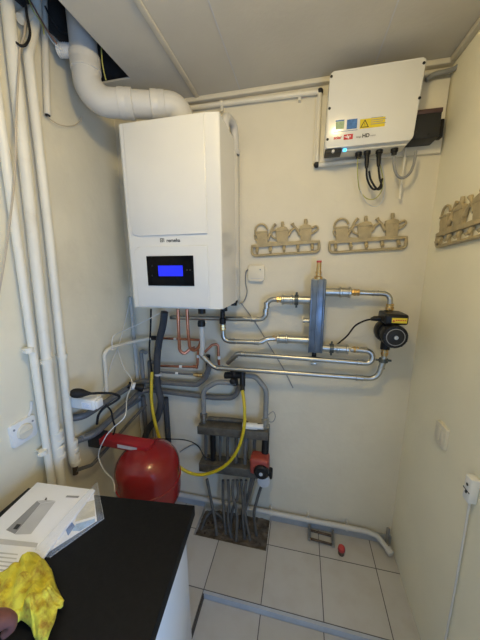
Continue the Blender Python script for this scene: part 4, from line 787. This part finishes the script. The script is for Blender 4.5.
# manual on the worktop
def quad_prism(name, pts, z0, h, mm, parent, bev=0): bm = nb(); prism(bm, [(p[0], p[1]) for p in pts], (0, 0, z0), (1, 0, 0), (0, 1, 0), (0, 0, 1), h, bev); return link(name, bm, mm, parent)
t = thing('instruction_manual', 'white instruction booklet with a grey boiler picture on the worktop', 'booklet')
O = V((-.700, .685, 0)); e1 = V((-.235, -.017, 0)).normalized(); e2 = V((.028, -.222, 0)).normalized()   # from the top right corner: e1 along the top to the left, e2 down the page
def pg(u, v): return O + e1 * u + e2 * v
zb = ZT + .0105; 
quad_prism('pages', [pg(0, 0), pg(.240, 0), pg(.240, .300), pg(0, .300)], ZT + .0035, .0065, 'paper', t, .001)
Q = lambda px, py: on_z(px, py, zb)
def flat(name, pix, mm, z=zb, parent=None): return quad_prism(name, [on_z(x, y, z) for x, y in pix], z, .0003, mm, parent or t)
flat('printed_boiler_front', [(6, 530), (37, 501), (40.5, 503.5), (15, 534)], 'greytxt'); flat('printed_boiler_side', [(15, 534.5), (40.8, 503.6), (55.5, 501.5), (31, 534)], 'greylight'); flat('printed_boiler_top', [(37, 500.8), (47, 500), (56, 501), (41, 503.3)], 'greylight')
flat('printed_display', [(13, 529), (17, 524), (21, 524.5), (17, 529.5)], 'blacktxt', zb + .0004)
flat('printed_logo', [(67, 495.5), (79.5, 496), (78, 498), (65.5, 497.3)], 'greytxt')
flat('printed_fitting', [(44.5, 500), (46, 497.5), (47, 498), (46.5, 500.5)], 'blacktxt', zb + .0004)
flat('grey_band', [(-2, 538.5), (38, 543), (36.5, 547.5), (-2, 544)], 'greylight')
for k in range(6):
    y = 552 + k * 4.2; flat('text_line', [(-2, y), (18 - k * 1.2, y + 2), (17.5 - k * 1.2, y + 3.2), (-2, y + 1.4)], 'greylight')
t = thing('leaflet', 'second leaflet fanned out under the manual inside the clear bag', 'leaflet')
quad_prism('sheet', [on_z(*p, ZT + .0015) for p in ((93, 488), (97, 521), (47, 553), (42, 549))], ZT + .0012, .0016, 'paper', t)
zl2 = ZT + .0029
quad_prism('blue_picture', [on_z(*p, zl2) for p in ((76, 524), (95, 518.5), (95, 522), (80, 531), (72, 531))], zl2, .0002, 'paleblue', t)
quad_prism('cream_picture', [on_z(*p, zl2) for p in ((84, 503), (94.5, 500), (95, 516), (75, 522), (78, 512))], zl2, .0002, 'creamphoto', t)
quad_prism('blue_text_block', [on_z(*p, zl2) for p in ((65, 528), (72, 522), (75, 526), (68, 536))], zl2, .0002, 'bluephoto', t)
# clear bag around the papers: a closed film pouch, crinkled
t = thing('plastic_bag', 'clear plastic bag holding the booklet and leaflet on the worktop', 'bag')
o4 = [on_z(*p, ZT) for p in ((97, 483), (104, 519), (50, 558), (32, 556))]
A_, B2, C_, D_ = o4[0], o4[1], o4[2], o4[3]
def film(z0, amp, seed):
    rnd = random.Random(seed); bm = nb(); n = 22; g = {}
    for i in range(n + 1):
        for j in range(n + 1):
            u, v = i / n, j / n; q = (A_.lerp(B2, u)).lerp(D_.lerp(C_, u), v); edge = min(u, 1 - u, v, 1 - v)
            g[i, j] = bm.verts.new((q.x, q.y, z0 - (.011 if edge == 0 else 0) + (rnd.random() * amp + .006 * math.sin(9 * u + 3 * v) ** 2) * min(1, edge * 8)))
    for i in range(n):
        for j in range(n): bm.faces.new((g[i, j], g[i + 1, j], g[i + 1, j + 1], g[i, j + 1]))
    return bm
link('film', film(ZT + .0125, .003, 3), 'bag', t, 180)
bm = nb(); tube(bm, [o4[0] + V((0, 0, .002)), o4[1] + V((0, 0, .002)), o4[2] + V((0, 0, .002))], .0014, 6); link('welded_edge', bm, 'bag', t)

# yellow cloth: a crumpled closed sheet
outline = [(30, 548), (38, 552), (44, 557), (51, 566), (55, 580), (61, 594), (64, 597), (62, 603), (57, 606), (53, 622), (46, 638), (38, 641), (33, 634), (30, 624), (20, 617), (8, 622), (-8, 625), (-10, 585), (-6, 571), (8, 565), (17, 560), (22, 552)]
def cloth():
    bm = nb(); pts = [on_z(x, y, ZT + .03) for x, y in outline]; c = sum((p for p in pts), V()) / len(pts); rings = 12; n = len(pts); prev = None
    rnd = random.Random(5); allr = []
    dense = []
    for i in range(n):
        a, b = pts[i], pts[(i + 1) % n]
        for k in range(4): dense.append(a.lerp(b, k / 4))
    n = len(dense)
    for r in range(rings + 1):
        s = 1 - r / (rings + .5); ring = []
        for i, p in enumerate(dense):
            q = c.lerp(p, s); e = min(1, (1 - s) * 3.2)
            h = .004 + e * (.022 + .016 * math.sin(q.x * 62 + q.y * 25) * math.cos(q.y * 48 - q.x * 20) + .010 * abs(math.sin(q.x * 75 - q.y * 60)) + .007 * math.sin(q.x * 150 + q.y * 110)) + .006 * abs(math.sin(i * .55)) * s
            ring.append(bm.verts.new((q.x, q.y, ZT + .013 + max(.0, h))))
        allr.append(ring)
    for r in range(rings):
        for i in range(n): bm.faces.new((allr[r][i], allr[r][(i + 1) % n], allr[r + 1][(i + 1) % n], allr[r + 1][i]))
    bm.faces.new(allr[-1])
    bmesh.ops.recalc_face_normals(bm, faces=bm.faces[:]); bmesh.ops.solidify(bm, geom=bm.faces[:], thickness=.003)
    return bm
single('cleaning_cloth', cloth(), 'cloth', 'crumpled yellow cloth with brown stains lying over the booklet', 'cloth', None, 180)

# ================================================================== HAND (lower left corner)
def skin_chain(verts, edges, radii, name, parent):
    me = bpy.data.meshes.new(name); me.from_pydata(verts, edges, []); me.materials.append(M['skin'])
    o = bpy.data.objects.new(name, me); COL.objects.link(o)
    mod = o.modifiers.new('skin', 'SKIN'); mod.use_smooth_shade = True
    for i, r in enumerate(radii): me.skin_vertices[0].data[i].radius = (r, r * .9)
    me.skin_vertices[0].data[0].use_root = True
    s = o.modifiers.new('sub', 'SUBSURF'); s.levels = 2; s.render_levels = 2
    dg = bpy.context.evaluated_depsgraph_get(); m2 = bpy.data.meshes.new_from_object(o.evaluated_get(dg)); bpy.data.objects.remove(o)
    m2.materials.clear(); m2.materials.append(M['skin']); m2.shade_smooth()
    o2 = bpy.data.objects.new(name, m2); COL.objects.link(o2); o2.parent = parent; return o2
hp = thing('person', 'hand of a person holding the yellow cloth in the lower left corner', 'person')
K = on_z(3, 616, ZT + .105)            # knuckle seen in the corner
w0 = K + V((-.035, -.115, .020)); 
vs = [w0, w0 + V((-.02, -.17, .05)), w0 + V((-.04, -.30, .08)), K + V((-.022, -.05, .008)), K + V((-.010, -.006, .0)), K + V((-.02, -.06, .0)), K + V((-.005, -.075, -.004)), K + V((.004, -.09, -.012)), K + V((-.055, -.040, -.008))]
ed = [(0, 1), (1, 2), (0, 3), (3, 4), (3, 5), (5, 6), (6, 7), (3, 8)]
rd = [.030, .034, .040, .034, .029, .021, .019, .017, .018]
verts = list(vs); edges = list(ed); rad_ = list(rd)
def chain(root, pts, rr):
    pr = root
    for p, r in zip(pts, rr): verts.append(p); rad_.append(r); edges.append((pr, len(verts) - 1)); pr = len(verts) - 1
chain(4, [K + V((.010, .008, -.018)), K + V((.006, .006, -.040)), K + V((-.008, -.006, -.050))], [.013, .0105, .009])
chain(5, [K + V((.016, -.045, -.020)), K + V((.012, -.048, -.044)), K + V((-.004, -.054, -.052))], [.0105, .0095, .0085])
chain(6, [K + V((.018, -.068, -.024)), K + V((.014, -.070, -.046)), K + V((-.002, -.074, -.054))], [.010, .009, .008])
chain(7, [K + V((.018, -.090, -.028)), K + V((.013, -.092, -.046)), K + V((0, -.094, -.052))], [.009, .008, .0075])
chain(8, [K + V((-.070, -.012, -.022)), K + V((-.056, -.006, -.040)), K + V((-.040, -.006, -.050))], [.013, .0115, .010])
skin_chain(verts, edges, rad_, 'hand', hp)

# ================================================================== LIGHT
def area(name, loc, rot, sx, sy, power, col, shape='RECTANGLE'):
    l = bpy.data.lights.new(name, 'AREA'); l.shape = shape; l.size = sx; l.size_y = sy; l.energy = power; l.color = col
    o = bpy.data.objects.new(name, l); COL.objects.link(o); o.location = loc; o.rotation_euler = rot; return o
bl = bpy.data.lights.new('ceiling_bulb_light', 'POINT'); bl.energy = 16.3; bl.color = (1.0, .77, .36); bl.shadow_soft_size = .07
bo = bpy.data.objects.new('ceiling_bulb_light', bl); COL.objects.link(bo); bo.location = (-.08, .36, HC - .13)
area('window_daylight', (XR + .02, (WY0 + WY1) / 2, (WZ0 + WZ1) / 2), (0, PI / 2, 0), WZ1 - WZ0 - .1, WY1 - WY0 - .1, 28.5, (.25, .50, 1.0))
w = bpy.data.worlds.new('daylight'); SC.world = w; w.use_nodes = True
w.node_tree.nodes['Background'].inputs[0].default_value = (.62, .75, .95, 1); w.node_tree.nodes['Background'].inputs[1].default_value = .6

SC.view_settings.view_transform = 'Standard'; SC.view_settings.look = 'None'; SC.view_settings.gamma = 1.0; SC.view_settings.use_curve_mapping = False
SC.view_settings.exposure = 0.05
SC.cycles.use_denoising = True
SC.cycles.max_bounces = 8

# ------------------------------------------------------------------ seat every thing on its own base point
def tree(o):
    for ch in o.children: yield ch; yield from tree(ch)
for r in ROOTS:
    objs = [o for o in ([r] + list(tree(r))) if o.type == 'MESH']
    lo = V((1e9,) * 3); hi = V((-1e9,) * 3)
    for o in objs:
        for v in o.data.vertices:
            for i in range(3): lo[i] = min(lo[i], v.co[i]); hi[i] = max(hi[i], v.co[i])
    base = V(((lo.x + hi.x) / 2, (lo.y + hi.y) / 2, lo.z))
    for o in objs: o.data.transform(Matrix.Translation(-base))
    r.location = base
